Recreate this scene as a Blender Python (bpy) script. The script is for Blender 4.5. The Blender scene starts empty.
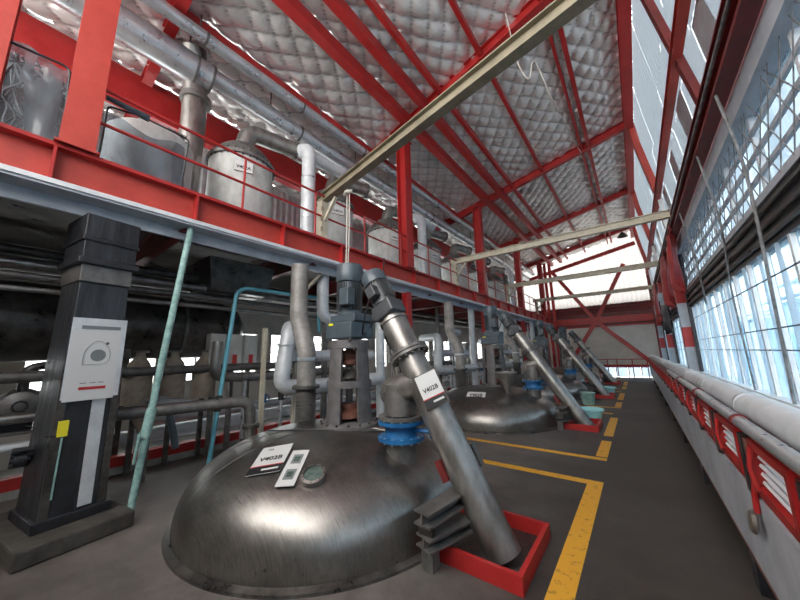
import bpy, math, random
from mathutils import Matrix, Vector, noise
R = random.Random(7)
PI = math.pi
SC = bpy.context.scene
COL = SC.collection

# ------------------------------------------------------------------ camera
cd = bpy.data.cameras.new('camera'); cam = bpy.data.objects.new('camera', cd); COL.objects.link(cam)
CX = Vector((0.79301984, 0.60870365, -0.02448248))
CY = Vector((0.12697475, -0.12585012, 0.98388981))
CZ = -Vector((-0.5958162, 0.7833528, 0.17709164))
mw = Matrix((CX, CY, CZ)).transposed().to_4x4(); mw.translation = (0, 0, 1.6)
cam.matrix_world = mw
cd.sensor_fit = 'HORIZONTAL'; cd.sensor_width = 36; cd.lens = 305 / 800 * 36
cd.clip_start = 0.02; cd.clip_end = 300
SC.camera = cam
# ------------------------------------------------------------------ sky and exposure
w = bpy.data.worlds.new('overcast_sky'); SC.world = w; w.use_nodes = True
bg = w.node_tree.nodes['Background']
bg.inputs[0].default_value = (1.0, .985, .95, 1); bg.inputs[1].default_value = 3.4
vs = SC.view_settings
vs.view_transform = 'Standard'; vs.look = 'None'; vs.gamma = 1; vs.use_curve_mapping = False
vs.exposure = 1.25

# ------------------------------------------------------------------ materials
def nodes_of(name):
    m = bpy.data.materials.new(name); m.use_nodes = True
    nt = m.node_tree; return m, nt, nt.nodes, nt.links, nt.nodes['Principled BSDF']
def mat(name, c1, c2=None, rough=0.5, metal=0.0, scale=6.0, bump=0.0, bscale=40, stretch=(1, 1, 1), rvar=0.0, lo=0.35, hi=0.65, spec=0.5, detail=6):
    m, nt, N, L, b = nodes_of(name)
    c2 = c2 or c1
    tc = N.new('ShaderNodeTexCoord'); mp = N.new('ShaderNodeMapping'); mp.inputs['Scale'].default_value = stretch
    L.new(tc.outputs['Object'], mp.inputs[0])
    n = N.new('ShaderNodeTexNoise'); n.inputs['Scale'].default_value = scale; n.inputs['Detail'].default_value = detail; n.inputs['Roughness'].default_value = 0.65
    L.new(mp.outputs[0], n.inputs['Vector'])
    r = N.new('ShaderNodeValToRGB'); r.color_ramp.elements[0].position = lo; r.color_ramp.elements[1].position = hi
    r.color_ramp.elements[0].color = (*c1, 1); r.color_ramp.elements[1].color = (*c2, 1)
    L.new(n.outputs['Fac'], r.inputs[0]); L.new(r.outputs[0], b.inputs['Base Color'])
    b.inputs['Roughness'].default_value = rough; b.inputs['Metallic'].default_value = metal
    b.inputs['Specular IOR Level'].default_value = spec
    if rvar:
        mr = N.new('ShaderNodeMapRange'); mr.inputs['From Min'].default_value = .3; mr.inputs['From Max'].default_value = .7
        mr.inputs['To Min'].default_value = max(0.03, rough - rvar); mr.inputs['To Max'].default_value = min(1, rough + rvar)
        L.new(n.outputs['Fac'], mr.inputs[0]); L.new(mr.outputs[0], b.inputs['Roughness'])
    if bump:
        n2 = N.new('ShaderNodeTexNoise'); n2.inputs['Scale'].default_value = bscale; n2.inputs['Detail'].default_value = 4
        L.new(mp.outputs[0], n2.inputs['Vector'])
        bp = N.new('ShaderNodeBump'); bp.inputs['Strength'].default_value = bump; bp.inputs['Distance'].default_value = 0.02
        L.new(n2.outputs['Fac'], bp.inputs['Height']); L.new(bp.outputs[0], b.inputs['Normal'])
    return m
M = {}
M['red'] = mat('red_paint', (0.32, 0.013, 0.013), (0.43, 0.022, 0.020), .42, scale=3, rvar=.1, bump=.08, bscale=25)
M['orange_red'] = mat('faded_red_paint', (0.36, 0.035, 0.024), (0.46, 0.052, 0.036), .5, scale=3, bump=.1, bscale=25)
M['dark_red'] = mat('dark_red_paint', (0.10, 0.008, 0.010), (0.19, 0.014, 0.014), .45, scale=4, rvar=.1, bump=.1)
M['maroon'] = mat('maroon_paint', (0.10, 0.010, 0.010), (0.16, 0.016, 0.014), .6, scale=4)
M['cream'] = mat('cream_paint', (0.46, 0.41, 0.31), (0.58, 0.53, 0.42), .5, scale=5, bump=.05)
M['khaki'] = mat('khaki_paint', (0.17, 0.145, 0.10), (0.26, 0.225, 0.155), .45, scale=5, bump=.05)
def steel_mat():
    m, nt, N, L, b = nodes_of('scratched_stainless_steel')
    tc = N.new('ShaderNodeTexCoord')
    def ns(s, d, st=(1, 1, 1), r=.65):
        mp = N.new('ShaderNodeMapping'); mp.inputs['Scale'].default_value = st; mp.inputs['Rotation'].default_value = (0, 0, .6); L.new(tc.outputs['Object'], mp.inputs[0])
        n = N.new('ShaderNodeTexNoise'); n.inputs['Scale'].default_value = s; n.inputs['Detail'].default_value = d; n.inputs['Roughness'].default_value = r
        L.new(mp.outputs[0], n.inputs['Vector']); return n
    def ramp(n, a, c, ca, cc):
        r = N.new('ShaderNodeValToRGB'); r.color_ramp.elements[0].position = a; r.color_ramp.elements[1].position = c
        r.color_ramp.elements[0].color = (*ca, 1); r.color_ramp.elements[1].color = (*cc, 1); L.new(n.outputs['Fac'], r.inputs[0]); return r
    a = ns(2.2, 8); sc = ns(9, 8, (1, 14, 1), .8); sp = ns(11, 4, (1, 1, 1), .6)
    r = ramp(a, .3, .7, (.16, .15, .14), (.32, .30, .285)); r2 = ramp(sc, .35, .7, (.75, .75, .75), (1.25, 1.25, 1.22)); r3 = ramp(sp, .24, .32, (.12, .11, .10), (1, 1, 1))
    def mul(x, y):
        mx = N.new('ShaderNodeMix'); mx.data_type = 'RGBA'; mx.blend_type = 'MULTIPLY'; mx.inputs[0].default_value = 1; L.new(x, mx.inputs[6]); L.new(y, mx.inputs[7]); return mx.outputs[2]
    L.new(mul(mul(r.outputs[0], r2.outputs[0]), r3.outputs[0]), b.inputs['Base Color'])
    b.inputs['Metallic'].default_value = .9
    mr = N.new('ShaderNodeMapRange'); mr.inputs['From Min'].default_value = .3; mr.inputs['From Max'].default_value = .7; mr.inputs['To Min'].default_value = .24; mr.inputs['To Max'].default_value = .44
    L.new(sc.outputs['Fac'], mr.inputs[0]); L.new(mr.outputs[0], b.inputs['Roughness'])
    bp = N.new('ShaderNodeBump'); bp.inputs['Strength'].default_value = .10; bp.inputs['Distance'].default_value = .02; L.new(a.outputs['Fac'], bp.inputs['Height']); L.new(bp.outputs[0], b.inputs['Normal'])
    return m
M['steel'] = steel_mat()
M['tube_steel'] = mat('worn_tube_steel', (0.22, 0.205, 0.19), (0.38, 0.36, 0.34), .38, .85, scale=8, stretch=(1, 1, .3), rvar=.1, bump=.05)
M['cladding'] = mat('silver_pipe_cladding', (0.50, 0.52, 0.54), (0.62, 0.64, 0.66), .33, .75, scale=6, rvar=.1, bump=.08, bscale=14)
M['white_clad'] = mat('white_pipe_cladding', (0.55, 0.57, 0.59), (0.70, 0.72, 0.74), .5, .25, scale=6, bump=.1, bscale=14)
M['vessel'] = mat('pale_grey_vessel_paint', (0.40, 0.40, 0.38), (0.56, 0.56, 0.54), .55, .1, scale=7, bump=.1, bscale=30, stretch=(1, 1, .5))
M['duct_grey'] = mat('sooty_grey_pipe', (.16, .15, .14), (.36, .34, .32), .55, .2, scale=4, bump=.1)
M['dark_steel'] = mat('dark_dusty_steel', (0.035, 0.032, 0.03), (0.13, 0.12, 0.11), .38, .5, scale=5, rvar=.15, bump=.1)
M['mid_steel'] = mat('grey_dusty_steel', (0.11, 0.105, 0.10), (0.22, 0.21, 0.20), .45, .5, scale=6, rvar=.1, bump=.1)
M['black'] = mat('black_paint', (0.012, 0.013, 0.016), (0.03, 0.03, 0.036), .4, scale=6, rvar=.1, bump=.1)
M['column_wrap'] = mat('charcoal_wrapping', (0.010, 0.011, 0.013), (0.042, 0.045, 0.052), .38, .1, scale=5, stretch=(3, 3, .35), rvar=.12, bump=.35, bscale=9)
M['cast'] = mat('cast_iron_grey', (0.10, 0.095, 0.095), (0.16, 0.15, 0.15), .6, .2, scale=8, bump=.1)
M['motor'] = mat('blue_grey_motor_paint', (0.060, 0.082, 0.098), (0.095, 0.12, 0.14), .38, .1, scale=6, rvar=.08)
M['motor_dark'] = mat('dark_grey_motor_paint', (0.05, 0.055, 0.06), (0.085, 0.09, 0.095), .4, .2, scale=6)
M['blue'] = mat('blue_valve_paint', (0.010, 0.085, 0.24), (0.016, 0.14, 0.34), .4, scale=7, rvar=.1, bump=.1)
M['mint'] = mat('worn_mint_paint', (0.16, 0.30, 0.28), (0.36, 0.54, 0.50), .5, scale=14, bump=.2)
M['sky_blue'] = mat('light_blue_paint', (0.10, 0.36, 0.46), (0.16, 0.46, 0.56), .4, scale=6)
M['basin'] = mat('turquoise_plastic', (0.30, 0.62, 0.66), (0.36, 0.70, 0.73), .35, scale=4)
M['white'] = mat('white_enamel', (0.74, 0.75, 0.76), (0.80, 0.81, 0.82), .5, scale=5)
M['ledge'] = mat('pale_grey_ledge_paint', (0.36, 0.39, 0.43), (0.50, 0.53, 0.57), .55, scale=3, bump=.12, bscale=20)
M['paper'] = mat('white_paper', (0.62, 0.62, 0.61), None, .45, scale=5)
M['print'] = mat('printing_ink_black', (0.02, 0.02, 0.022), None, .4)
M['print_grey'] = mat('printing_ink_grey', (0.18, 0.20, 0.20), None, .5)
M['print_red'] = mat('printing_ink_red', (0.45, 0.03, 0.03), None, .5)
M['yellow'] = mat('worn_yellow_floor_paint', (0.11, 0.08, 0.035), (0.72, 0.36, 0.03), .6, scale=16, lo=.30, hi=.44, detail=10)
M['yellow_tag'] = mat('yellow_tag', (0.80, 0.70, 0.03), None, .4)
M['plinth'] = mat('dirty_concrete', (0.038, 0.034, 0.030), (0.085, 0.076, 0.066), .75, scale=6, bump=.35, bscale=18)
M['kerb'] = mat('pale_kerb_concrete', (0.20, 0.20, 0.18), (0.32, 0.32, 0.30), .7, scale=6, bump=.2)
M['trench'] = mat('light_trench_lining', (0.45, 0.46, 0.46), (0.58, 0.59, 0.60), .5, scale=4, bump=.1)
M['wall_white'] = mat('white_profiled_sheet', (0.60, 0.58, 0.55), (0.70, 0.68, 0.65), .5, scale=2, bump=.05)
M['wall_grey'] = mat('grey_profiled_sheet', (0.34, 0.36, 0.38), (0.52, 0.55, 0.58), .38, .45, scale=3, rvar=.1, bump=.1)
M['wall_cream'] = mat('cream_wall_paint', (0.50, 0.46, 0.40), (0.60, 0.56, 0.49), .7, scale=2, bump=.05)
M['beige_lump'] = mat('tan_lagging', (0.22, 0.18, 0.14), (0.36, 0.30, 0.24), .8, scale=6, bump=.3)
M['wood'] = mat('weathered_timber_sill', (0.26, 0.20, 0.16), (0.52, 0.48, 0.44), .7, scale=7, stretch=(4, .5, 4), bump=.2)
M['rust'] = mat('rusty_brown_steel', (0.14, 0.05, 0.035), (0.22, 0.09, 0.06), .7, scale=8, bump=.2)
M['rope'] = mat('pale_rope', (0.50, 0.46, 0.40), (0.66, 0.62, 0.56), .7, scale=20)
M['cable'] = mat('grey_cable', (0.10, 0.10, 0.10), (0.26, 0.26, 0.27), .5, scale=9)
M['red_cloth'] = mat('red_tarpaulin', (0.26, 0.018, 0.018), (0.46, 0.045, 0.04), .5, scale=3, bump=.2, bscale=10)
M['band_red'] = mat('red_band_paint', (0.38, 0.02, 0.02), (0.46, 0.03, 0.028), .5, scale=5)
M['blue_building'] = mat('blue_painted_sheet', (0.10, 0.28, 0.46), (0.50, 0.66, 0.76), .5, scale=.5, lo=.4, hi=.6)
M['ground'] = mat('pale_yard_concrete', (0.40, 0.44, 0.47), (0.55, 0.58, 0.60), .8, scale=.4)
M['glass_dark'] = mat('sight_glass', (0.06, 0.09, 0.08), (0.14, 0.18, 0.16), .15, scale=20)

def floor_mat():
    m, nt, N, L, b = nodes_of('worn_screed_floor')
    tc = N.new('ShaderNodeTexCoord')
    def ns(s, d=8, r=.65):
        n = N.new('ShaderNodeTexNoise'); n.inputs['Scale'].default_value = s; n.inputs['Detail'].default_value = d; n.inputs['Roughness'].default_value = r
        L.new(tc.outputs['Object'], n.inputs['Vector']); return n
    a, c, d = ns(.45), ns(3.2, 10, .75), ns(26, 6, .8)
    r = N.new('ShaderNodeValToRGB'); r.color_ramp.elements[0].position = .32; r.color_ramp.elements[1].position = .72
    r.color_ramp.elements[0].color = (.052, .045, .042, 1); r.color_ramp.elements[1].color = (.125, .112, .102, 1)
    L.new(a.outputs['Fac'], r.inputs[0])
    r2 = N.new('ShaderNodeValToRGB'); r2.color_ramp.elements[0].position = .30; r2.color_ramp.elements[1].position = .70
    r2.color_ramp.elements[0].color = (.55, .55, .55, 1); r2.color_ramp.elements[1].color = (1.35, 1.32, 1.28, 1)
    L.new(c.outputs['Fac'], r2.inputs[0])
    mx = N.new('ShaderNodeMix'); mx.data_type = 'RGBA'; mx.blend_type = 'MULTIPLY'; mx.inputs[0].default_value = 1
    L.new(r.outputs[0], mx.inputs[6]); L.new(r2.outputs[0], mx.inputs[7])
    r3 = N.new('ShaderNodeValToRGB'); r3.color_ramp.elements[0].position = .62; r3.color_ramp.elements[1].position = .74
    r3.color_ramp.elements[0].color = (0, 0, 0, 1); r3.color_ramp.elements[1].color = (.5, .5, .5, 1)
    L.new(d.outputs['Fac'], r3.inputs[0])
    mx2 = N.new('ShaderNodeMix'); mx2.data_type = 'RGBA'
    L.new(r3.outputs[0], mx2.inputs[0]); L.new(mx.outputs[2], mx2.inputs[6]); mx2.inputs[7].default_value = (.24, .22, .20, 1)
    # paler screed towards the vessels, darker along the aisle
    sp = N.new('ShaderNodeSeparateXYZ'); L.new(tc.outputs['Object'], sp.inputs[0])
    mr = N.new('ShaderNodeMapRange'); mr.inputs['From Min'].default_value = -1.6; mr.inputs['From Max'].default_value = -0.7
    mr.inputs['To Min'].default_value = 1.45; mr.inputs['To Max'].default_value = .62
    L.new(sp.outputs[0], mr.inputs[0])
    mx3 = N.new('ShaderNodeVectorMath'); mx3.operation = 'SCALE'
    L.new(mx2.outputs[2], mx3.inputs[0]); L.new(mr.outputs[0], mx3.inputs['Scale'])
    L.new(mx3.outputs[0], b.inputs['Base Color'])
    rr = N.new('ShaderNodeMapRange'); rr.inputs['To Min'].default_value = .42; rr.inputs['To Max'].default_value = .78
    L.new(c.outputs['Fac'], rr.inputs[0]); L.new(rr.outputs[0], b.inputs['Roughness'])
    bp = N.new('ShaderNodeBump'); bp.inputs['Strength'].default_value = .25; bp.inputs['Distance'].default_value = .02
    L.new(d.outputs['Fac'], bp.inputs['Height']); L.new(bp.outputs[0], b.inputs['Normal'])
    return m
M['floor'] = floor_mat()
def foil_mat():
    m, nt, N, L, b = nodes_of('quilted_foil')
    tc = N.new('ShaderNodeTexCoord')
    n = N.new('ShaderNodeTexNoise'); n.inputs['Scale'].default_value = 1.3; n.inputs['Detail'].default_value = 6
    L.new(tc.outputs['Object'], n.inputs['Vector'])
    r = N.new('ShaderNodeValToRGB'); r.color_ramp.elements[0].position = .3; r.color_ramp.elements[1].position = .7
    r.color_ramp.elements[0].color = (.66, .64, .61, 1); r.color_ramp.elements[1].color = (.90, .88, .86, 1)
    L.new(n.outputs['Fac'], r.inputs[0])
    at = N.new('ShaderNodeAttribute'); at.attribute_name = 'seam_shade'  # cord lines plus crease shade, painted dark along the quilting
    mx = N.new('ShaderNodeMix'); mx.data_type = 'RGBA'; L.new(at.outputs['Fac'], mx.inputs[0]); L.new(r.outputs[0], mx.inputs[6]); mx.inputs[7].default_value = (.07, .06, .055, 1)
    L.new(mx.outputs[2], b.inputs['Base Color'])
    b.inputs['Metallic'].default_value = .55; b.inputs['Roughness'].default_value = .34
    n2 = N.new('ShaderNodeTexNoise'); n2.inputs['Scale'].default_value = 9; n2.inputs['Detail'].default_value = 5
    L.new(tc.outputs['Object'], n2.inputs['Vector'])
    bp = N.new('ShaderNodeBump'); bp.inputs['Strength'].default_value = .45; bp.inputs['Distance'].default_value = .03
    L.new(n2.outputs['Fac'], bp.inputs['Height']); L.new(bp.outputs[0], b.inputs['Normal'])
    return m
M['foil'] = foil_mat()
def sheet_mat(name, col, transp, rough=.25, var=1):
    m, nt, N, L, b = nodes_of(name)
    tr = N.new('ShaderNodeBsdfTransparent'); tl = N.new('ShaderNodeBsdfTranslucent'); gl = N.new('ShaderNodeBsdfGlossy')
    df = N.new('ShaderNodeBsdfDiffuse')
    tr.inputs[0].default_value = (*col, 1); tl.inputs[0].default_value = (*col, 1); gl.inputs['Roughness'].default_value = rough
    df.inputs[0].default_value = (*col, 1)
    tc = N.new('ShaderNodeTexCoord'); n = N.new('ShaderNodeTexNoise'); n.inputs['Scale'].default_value = 1.4; n.inputs['Detail'].default_value = 4
    mp = N.new('ShaderNodeMapping'); mp.inputs['Scale'].default_value = (1, 2.2, .5); L.new(tc.outputs['Object'], mp.inputs[0]); L.new(mp.outputs[0], n.inputs[0])
    mr = N.new('ShaderNodeMapRange'); mr.inputs['From Min'].default_value = .35; mr.inputs['From Max'].default_value = .65
    mr.inputs['To Min'].default_value = max(0, transp - .25 * var); mr.inputs['To Max'].default_value = min(1, transp + .2 * var)
    L.new(n.outputs['Fac'], mr.inputs[0])
    a = N.new('ShaderNodeMixShader'); L.new(mr.outputs[0], a.inputs[0])
    a0 = N.new('ShaderNodeMixShader'); a0.inputs[0].default_value = .3; L.new(tl.outputs[0], a0.inputs[1]); L.new(df.outputs[0], a0.inputs[2])
    L.new(a0.outputs[0], a.inputs[1]); L.new(tr.outputs[0], a.inputs[2])
    c = N.new('ShaderNodeMixShader'); c.inputs[0].default_value = .07; L.new(a.outputs[0], c.inputs[1]); L.new(gl.outputs[0], c.inputs[2])
    L.new(c.outputs[0], N['Material Output'].inputs[0])
    return m
M['film'] = sheet_mat('clear_plastic_film', (.40, .46, .51), .70)
M['frost'] = sheet_mat('frosted_plastic_film', (.70, .75, .79), .30)
M['end_sheet'] = sheet_mat('translucent_white_sheet', (.25, .243, .235), .0, .4, 0)
M['rooflight'] = sheet_mat('translucent_grp_sheet', (.40, .43, .455), .0, .3, 0)
M['clear'] = sheet_mat('clear_window_glass', (.92, .95, .97), .85, .1)
M['pane'] = sheet_mat('window_glass', (.52, .62, .69), .80, .1)

# ------------------------------------------------------------------ mesh builder
LAST = ['']
class MB:
    def __init__(s, mtx=None): s.v = []; s.f = []; s.m = mtx; s.stuff = False
    def add(s, vs, fs):
        k = len(s.v); s.v += [Vector(v) for v in vs]; s.f += [tuple(i + k for i in f) for f in fs]; return s
    def box(s, x0, x1, y0, y1, z0, z1):
        return s.add([(x0,y0,z0),(x1,y0,z0),(x1,y1,z0),(x0,y1,z0),(x0,y0,z1),(x1,y0,z1),(x1,y1,z1),(x0,y1,z1)],
                     [(0,3,2,1),(4,5,6,7),(0,1,5,4),(1,2,6,5),(2,3,7,6),(3,0,4,7)])
    def bar(s, p0, p1, w, h, up=(0, 0, 1), off=(0, 0)):
        p0 = Vector(p0); p1 = Vector(p1); d = (p1 - p0).normalized(); u = Vector(up)
        if abs(d.dot(u)) > .99: u = Vector((0, 1, 0))
        x = d.cross(u).normalized(); u = x.cross(d).normalized(); o = x * off[0] + u * off[1]; vs = []
        for p in (p0, p1):
            for a, b in ((-1,-1),(1,-1),(1,1),(-1,1)): vs.append(p + o + x * (a * w / 2) + u * (b * h / 2))
        return s.add(vs, [(0,3,2,1),(4,5,6,7),(0,1,5,4),(1,2,6,5),(2,3,7,6),(3,0,4,7)])
    def ibeam(s, p0, p1, w, h, t=.02, up=(0, 0, 1)):
        s.bar(p0, p1, w, t, up, (0, h / 2 - t / 2)); s.bar(p0, p1, w, t, up, (0, -h / 2 + t / 2)); return s.bar(p0, p1, t, h - 2 * t, up)
    def channel(s, p0, p1, w, h, t=.02, up=(0, 0, 1)):
        s.bar(p0, p1, w, t, up, (0, h / 2 - t / 2)); s.bar(p0, p1, w, t, up, (0, -h / 2 + t / 2)); return s.bar(p0, p1, t, h - 2 * t, up, (w / 2 - t / 2, 0))
    def tube(s, path, r, n=14, cap=True):
        P = [Vector(p) for p in path]; rs = r if isinstance(r, (list, tuple)) else [r] * len(P)
        k = len(s.v); prev = None; vs = []; fs = []
        for i, p in enumerate(P):
            if i == 0: d = P[1] - P[0]
            elif i == len(P) - 1: d = P[-1] - P[-2]
            else: d = (P[i + 1] - p).normalized() + (p - P[i - 1]).normalized()
            if d.length < 1e-9: d = P[i] - P[i - 1]
            d.normalize()
            if prev is None:
                a = Vector((0, 0, 1)) if abs(d.z) < .9 else Vector((1, 0, 0)); x = d.cross(a).normalized()
            else: x = (prev - d * prev.dot(d)).normalized()
            prev = x; y = d.cross(x)
            for j in range(n):
                a = 2 * PI * j / n; vs.append(p + (x * math.cos(a) + y * math.sin(a)) * rs[i])
        for i in range(len(P) - 1):
            for j in range(n):
                a = i * n + j; b = i * n + (j + 1) % n; fs.append((a, b, b + n, a + n))
        if cap: fs.append(tuple(reversed(range(n)))); fs.append(tuple(range((len(P) - 1) * n, len(P) * n)))
        return s.add(vs, fs)
    def lathe(s, prof, c=(0, 0, 0), n=40, closed=False):
        vs = []; fs = []; m = len(prof)
        for r, z in prof:
            for j in range(n):
                a = 2 * PI * j / n; vs.append((c[0] + r * math.cos(a), c[1] + r * math.sin(a), c[2] + z))
        for i in range(m - 1):
            for j in range(n):
                a = i * n + j; b = i * n + (j + 1) % n; fs.append((a, b, b + n, a + n))
        if closed: fs.append(tuple(reversed(range(n)))); fs.append(tuple(range((m - 1) * n, m * n)))
        return s.add(vs, fs)
    def grid(s, fn, nu, nv):
        vs = [fn(i / nu, j / nv) for i in range(nu + 1) for j in range(nv + 1)]
        fs = [(i * (nv + 1) + j, (i + 1) * (nv + 1) + j, (i + 1) * (nv + 1) + j + 1, i * (nv + 1) + j + 1) for i in range(nu) for j in range(nv)]
        return s.add(vs, fs)
    def bolts(s, c, rad, z, n, r=.012, h=.03):
        s.stuff = True
        for k in range(n):
            a = 2 * PI * k / n; x = c[0] + rad * math.cos(a); y = c[1] + rad * math.sin(a)
            s.tube([(x, y, z), (x, y, z + h)], r, 6)
        return s
    def build(s, name, m, parent=None, smooth=False, bevel=0):
        if s.m is not None: vs = [s.m @ v for v in s.v]
        else: vs = s.v
        org = Vector((0, 0, 0))
        if parent is not None: org = Vector(parent.get('_o', (0, 0, 0)))
        me = bpy.data.meshes.new(name); me.from_pydata([tuple(v - org) for v in vs], [], s.f)
        me.materials.append(M[m] if isinstance(m, str) else m)
        if smooth:
            me.polygons.foreach_set('use_smooth', [True] * len(me.polygons))
            try: me.set_sharp_from_angle(angle=math.radians(35))
            except Exception: pass
        me.update()
        o = bpy.data.objects.new(name, me); COL.objects.link(o)
        LAST[0] = o.name
        if s.stuff or name == 'cooling_fins': o['kind'] = 'stuff'
        if parent is not None:
            o.parent = parent; o['_o'] = tuple(org)
        if bevel:
            bv = o.modifiers.new('bevel', 'BEVEL'); bv.width = bevel; bv.segments = 2; bv.limit_method = 'ANGLE'
        return o
def tag(o, label=None, cat=None, group=None, kind=None):
    if label: o['label'] = label
    if cat: o['category'] = cat
    if group: o['group'] = group
    if kind: o['kind'] = kind
    return o
def empty(name, loc, label=None, cat=None, group=None, kind=None):
    o = bpy.data.objects.new(name, None); COL.objects.link(o); o.location = loc; o.empty_display_size = .1
    o['_o'] = tuple(loc); return tag(o, label, cat, group, kind)
ROOTS = []
def copy_tree(o, parent=None, loc=None, **kw):
    c = o.copy(); COL.objects.link(c)
    if parent: c.parent = parent
    for ch in list(o.children): copy_tree(ch, c)
    if loc is not None: c.location = loc; c['_o'] = tuple(loc)
    if kw: tag(c, **kw)
    return c
def bend(pts, r=.15, n=5):
    """round the corners of a polyline"""
    P = [Vector(p) for p in pts]; out = [P[0]]
    for i in range(1, len(P) - 1):
        a = (P[i - 1] - P[i]); b = (P[i + 1] - P[i]); ra = min(r, a.length * .49, b.length * .49)
        s = P[i] + a.normalized() * ra; e = P[i] + b.normalized() * ra
        for k in range(n + 1):
            t = k / n; out.append(s * (1 - t) ** 2 + P[i] * 2 * t * (1 - t) + e * t * t)
    out.append(P[-1]); return out
def text_mesh(body, size, name, m, mtx, parent=None, ext=.0012):
    cu = bpy.data.curves.new('lettering', 'FONT'); cu.body = body; cu.size = size; cu.align_x = 'CENTER'; cu.align_y = 'CENTER'; cu.extrude = ext; cu.offset = size * .022
    cu.resolution_u = 2
    t = bpy.data.objects.new('tmp', cu); COL.objects.link(t)
    dg = bpy.context.evaluated_depsgraph_get(); dg.update()
    me = bpy.data.meshes.new_from_object(t.evaluated_get(dg))
    bpy.data.objects.remove(t); bpy.data.curves.remove(cu)
    mb = MB(mtx); mb.v = [v.co.copy() for v in me.vertices]; mb.f = [tuple(p.vertices) for p in me.polygons]
    bpy.data.meshes.remove(me)
    return mb.build(name, m, parent)
def frame(c, right, up):
    """matrix with local x = right, y = up (in plane), z = normal"""
    x = Vector(right).normalized(); u = Vector(up); z = x.cross(u).normalized(); y = z.cross(x)
    m = Matrix((x, y, z)).transposed().to_4x4(); m.translation = c; return m
def zto(p, d, roll=(0, 1, 0)):
    z = Vector(d).normalized(); y = Vector(roll); x = y.cross(z).normalized(); y = z.cross(x)
    m = Matrix((x, y, z)).transposed().to_4x4(); m.translation = p; return m
ORD = ['nearest', 'second', 'third', 'fourth', 'fifth', 'sixth', 'seventh', 'eighth', 'ninth', 'tenth', 'eleventh', 'twelfth', 'thirteenth',
       'fourteenth', 'fifteenth', 'sixteenth', 'seventeenth', 'eighteenth', 'nineteenth', 'twentieth', 'twenty-first', 'twenty-second', 'twenty-third', 'twenty-fourth', 'farthest']

YN, YF = -2.3, 22.6          # hall extent; near end cut short and left open for sky fill
XL = -8.2                    # left wall
def roofz(x): return 8.72 + 0.215 * (x - .65)
BAYS = [1.1, 6.1, 11.05, 16.05, 21.0]

# ================================================================== SETTING
fl = empty('floor', (0, 0, 0), kind='structure')
MB().box(-6.35, 1.3, YN, YF, -.2, 0).build('floor_slab', 'floor', fl)
MB().box(XL, -6.35, YN, YF, -.25, -.05).build('trench_floor', 'trench', fl)
def mark(x0, x1, y0, y1):
    MB().box(x0, x1, y0, y1, .0002, .003).build('painted_line', 'yellow', fl)
mark(-.69, -.53, 1.9, 4.72)
for k in range(4):
    o = 5.05 * k
    if k: mark(-.71, -.56, .75 + o, 1.75 + o) ; mark(-.71, -.56, 2.15 + o, 4.1 + o) if k == 1 else mark(-.71, -.56, 2.3 + o, 4.2 + o)
    mark(-2.75, -.69, 4.58 + o, 4.72 + o); mark(-3.0, -.56, 5.62 + o, 5.74 + o)
kb = MB().box(-6.35, -6.2, YN, YF, 0, .10).build('kerb', 'kerb', fl)
rk = MB().channel((-6.28, YN, .17), (-6.28, YF, .17), .16, .14, .02).build('kerb_rail', 'red', fl)

# roof: quilted foil panels, rafters, purlins
ce = empty('ceiling', (0, 0, 0), kind='structure')
xe = [XL, -6.9, -5.25, -3.9, -3.0, -1.9, -.55, .7]
ye = [YN, 1.1, 6.1, 11.05, 16.05, 21.0, YF]
for a in range(len(xe) - 1):
    for b in range(len(ye) - 1):
        x0, x1, y0, y1 = xe[a], xe[a + 1], ye[b], ye[b + 1]
        cell = .32
        near = y0 < 12
        st = .04 if near else .07
        sag = .03 + .05 * R.random(); ph = R.random() * 5
        def fn(u, v):
            x = x0 + (x1 - x0) * u; y = y0 + (y1 - y0) * v
            wob = noise.noise(Vector((x * .8, y * .8, 3 + ph))) * .10
            p = (x * .8 + y * .6) / cell + wob; q = (x * .8 - y * .6) / cell + wob * .7
            pil = (abs(math.sin(PI * p)) * abs(math.sin(PI * q))) ** .45
            nz = noise.noise(Vector((x * 2.3, y * 2.3, ph))) * .04
            seam_shade.append(max(0, 1 - min(abs(math.sin(PI * p)), abs(math.sin(PI * q))) / .20) * (.6 + .4 * noise.noise(Vector((x * 3, y * 3, 0)))))
            return (x, y, roofz(x) - sag * math.sin(PI * u) - .075 * pil + nz)
        seam_shade = []
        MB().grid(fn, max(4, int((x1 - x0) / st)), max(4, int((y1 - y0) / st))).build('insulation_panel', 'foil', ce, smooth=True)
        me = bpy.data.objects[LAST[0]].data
        me.attributes.new('seam_shade', 'FLOAT', 'POINT').data.foreach_set('value', seam_shade)
MB().box(XL, .75, YN, YF, 9.0, 9.03).build('roof_cover', 'wall_grey', ce)
for y in BAYS:
    MB().ibeam((XL, y, roofz(XL) - .22), (.72, y - (.7 if y == 6.1 else 0), roofz(.72) - .22), .16, .26, .025).build('rafter', 'red', ce)
for x, w, h in ((-5.25, .14, .26), (-3.92, .20, .24), (-3.36, .16, .24), (-2.94, .09, .16), (-1.88, .08, .14), (-.62, .06, .16), (-.42, .09, .18), (-6.9, .1, .16)):
    zz = roofz(x) - .16 - h / 2 + .02
    MB().channel((x, YN, zz), (x, YF, zz), w, h, .018).build('purlin', 'red', ce)
MB().ibeam((.66, YN, 8.42), (.66, YF, 8.42), .22, .36, .03).build('ridge_beam', 'red', ce)
MB().bar((XL, YF - .1, roofz(XL) - .75), (.7, YF - .1, roofz(.7) - .85), .14, .22).build('rafter', 'red', ce)

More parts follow.
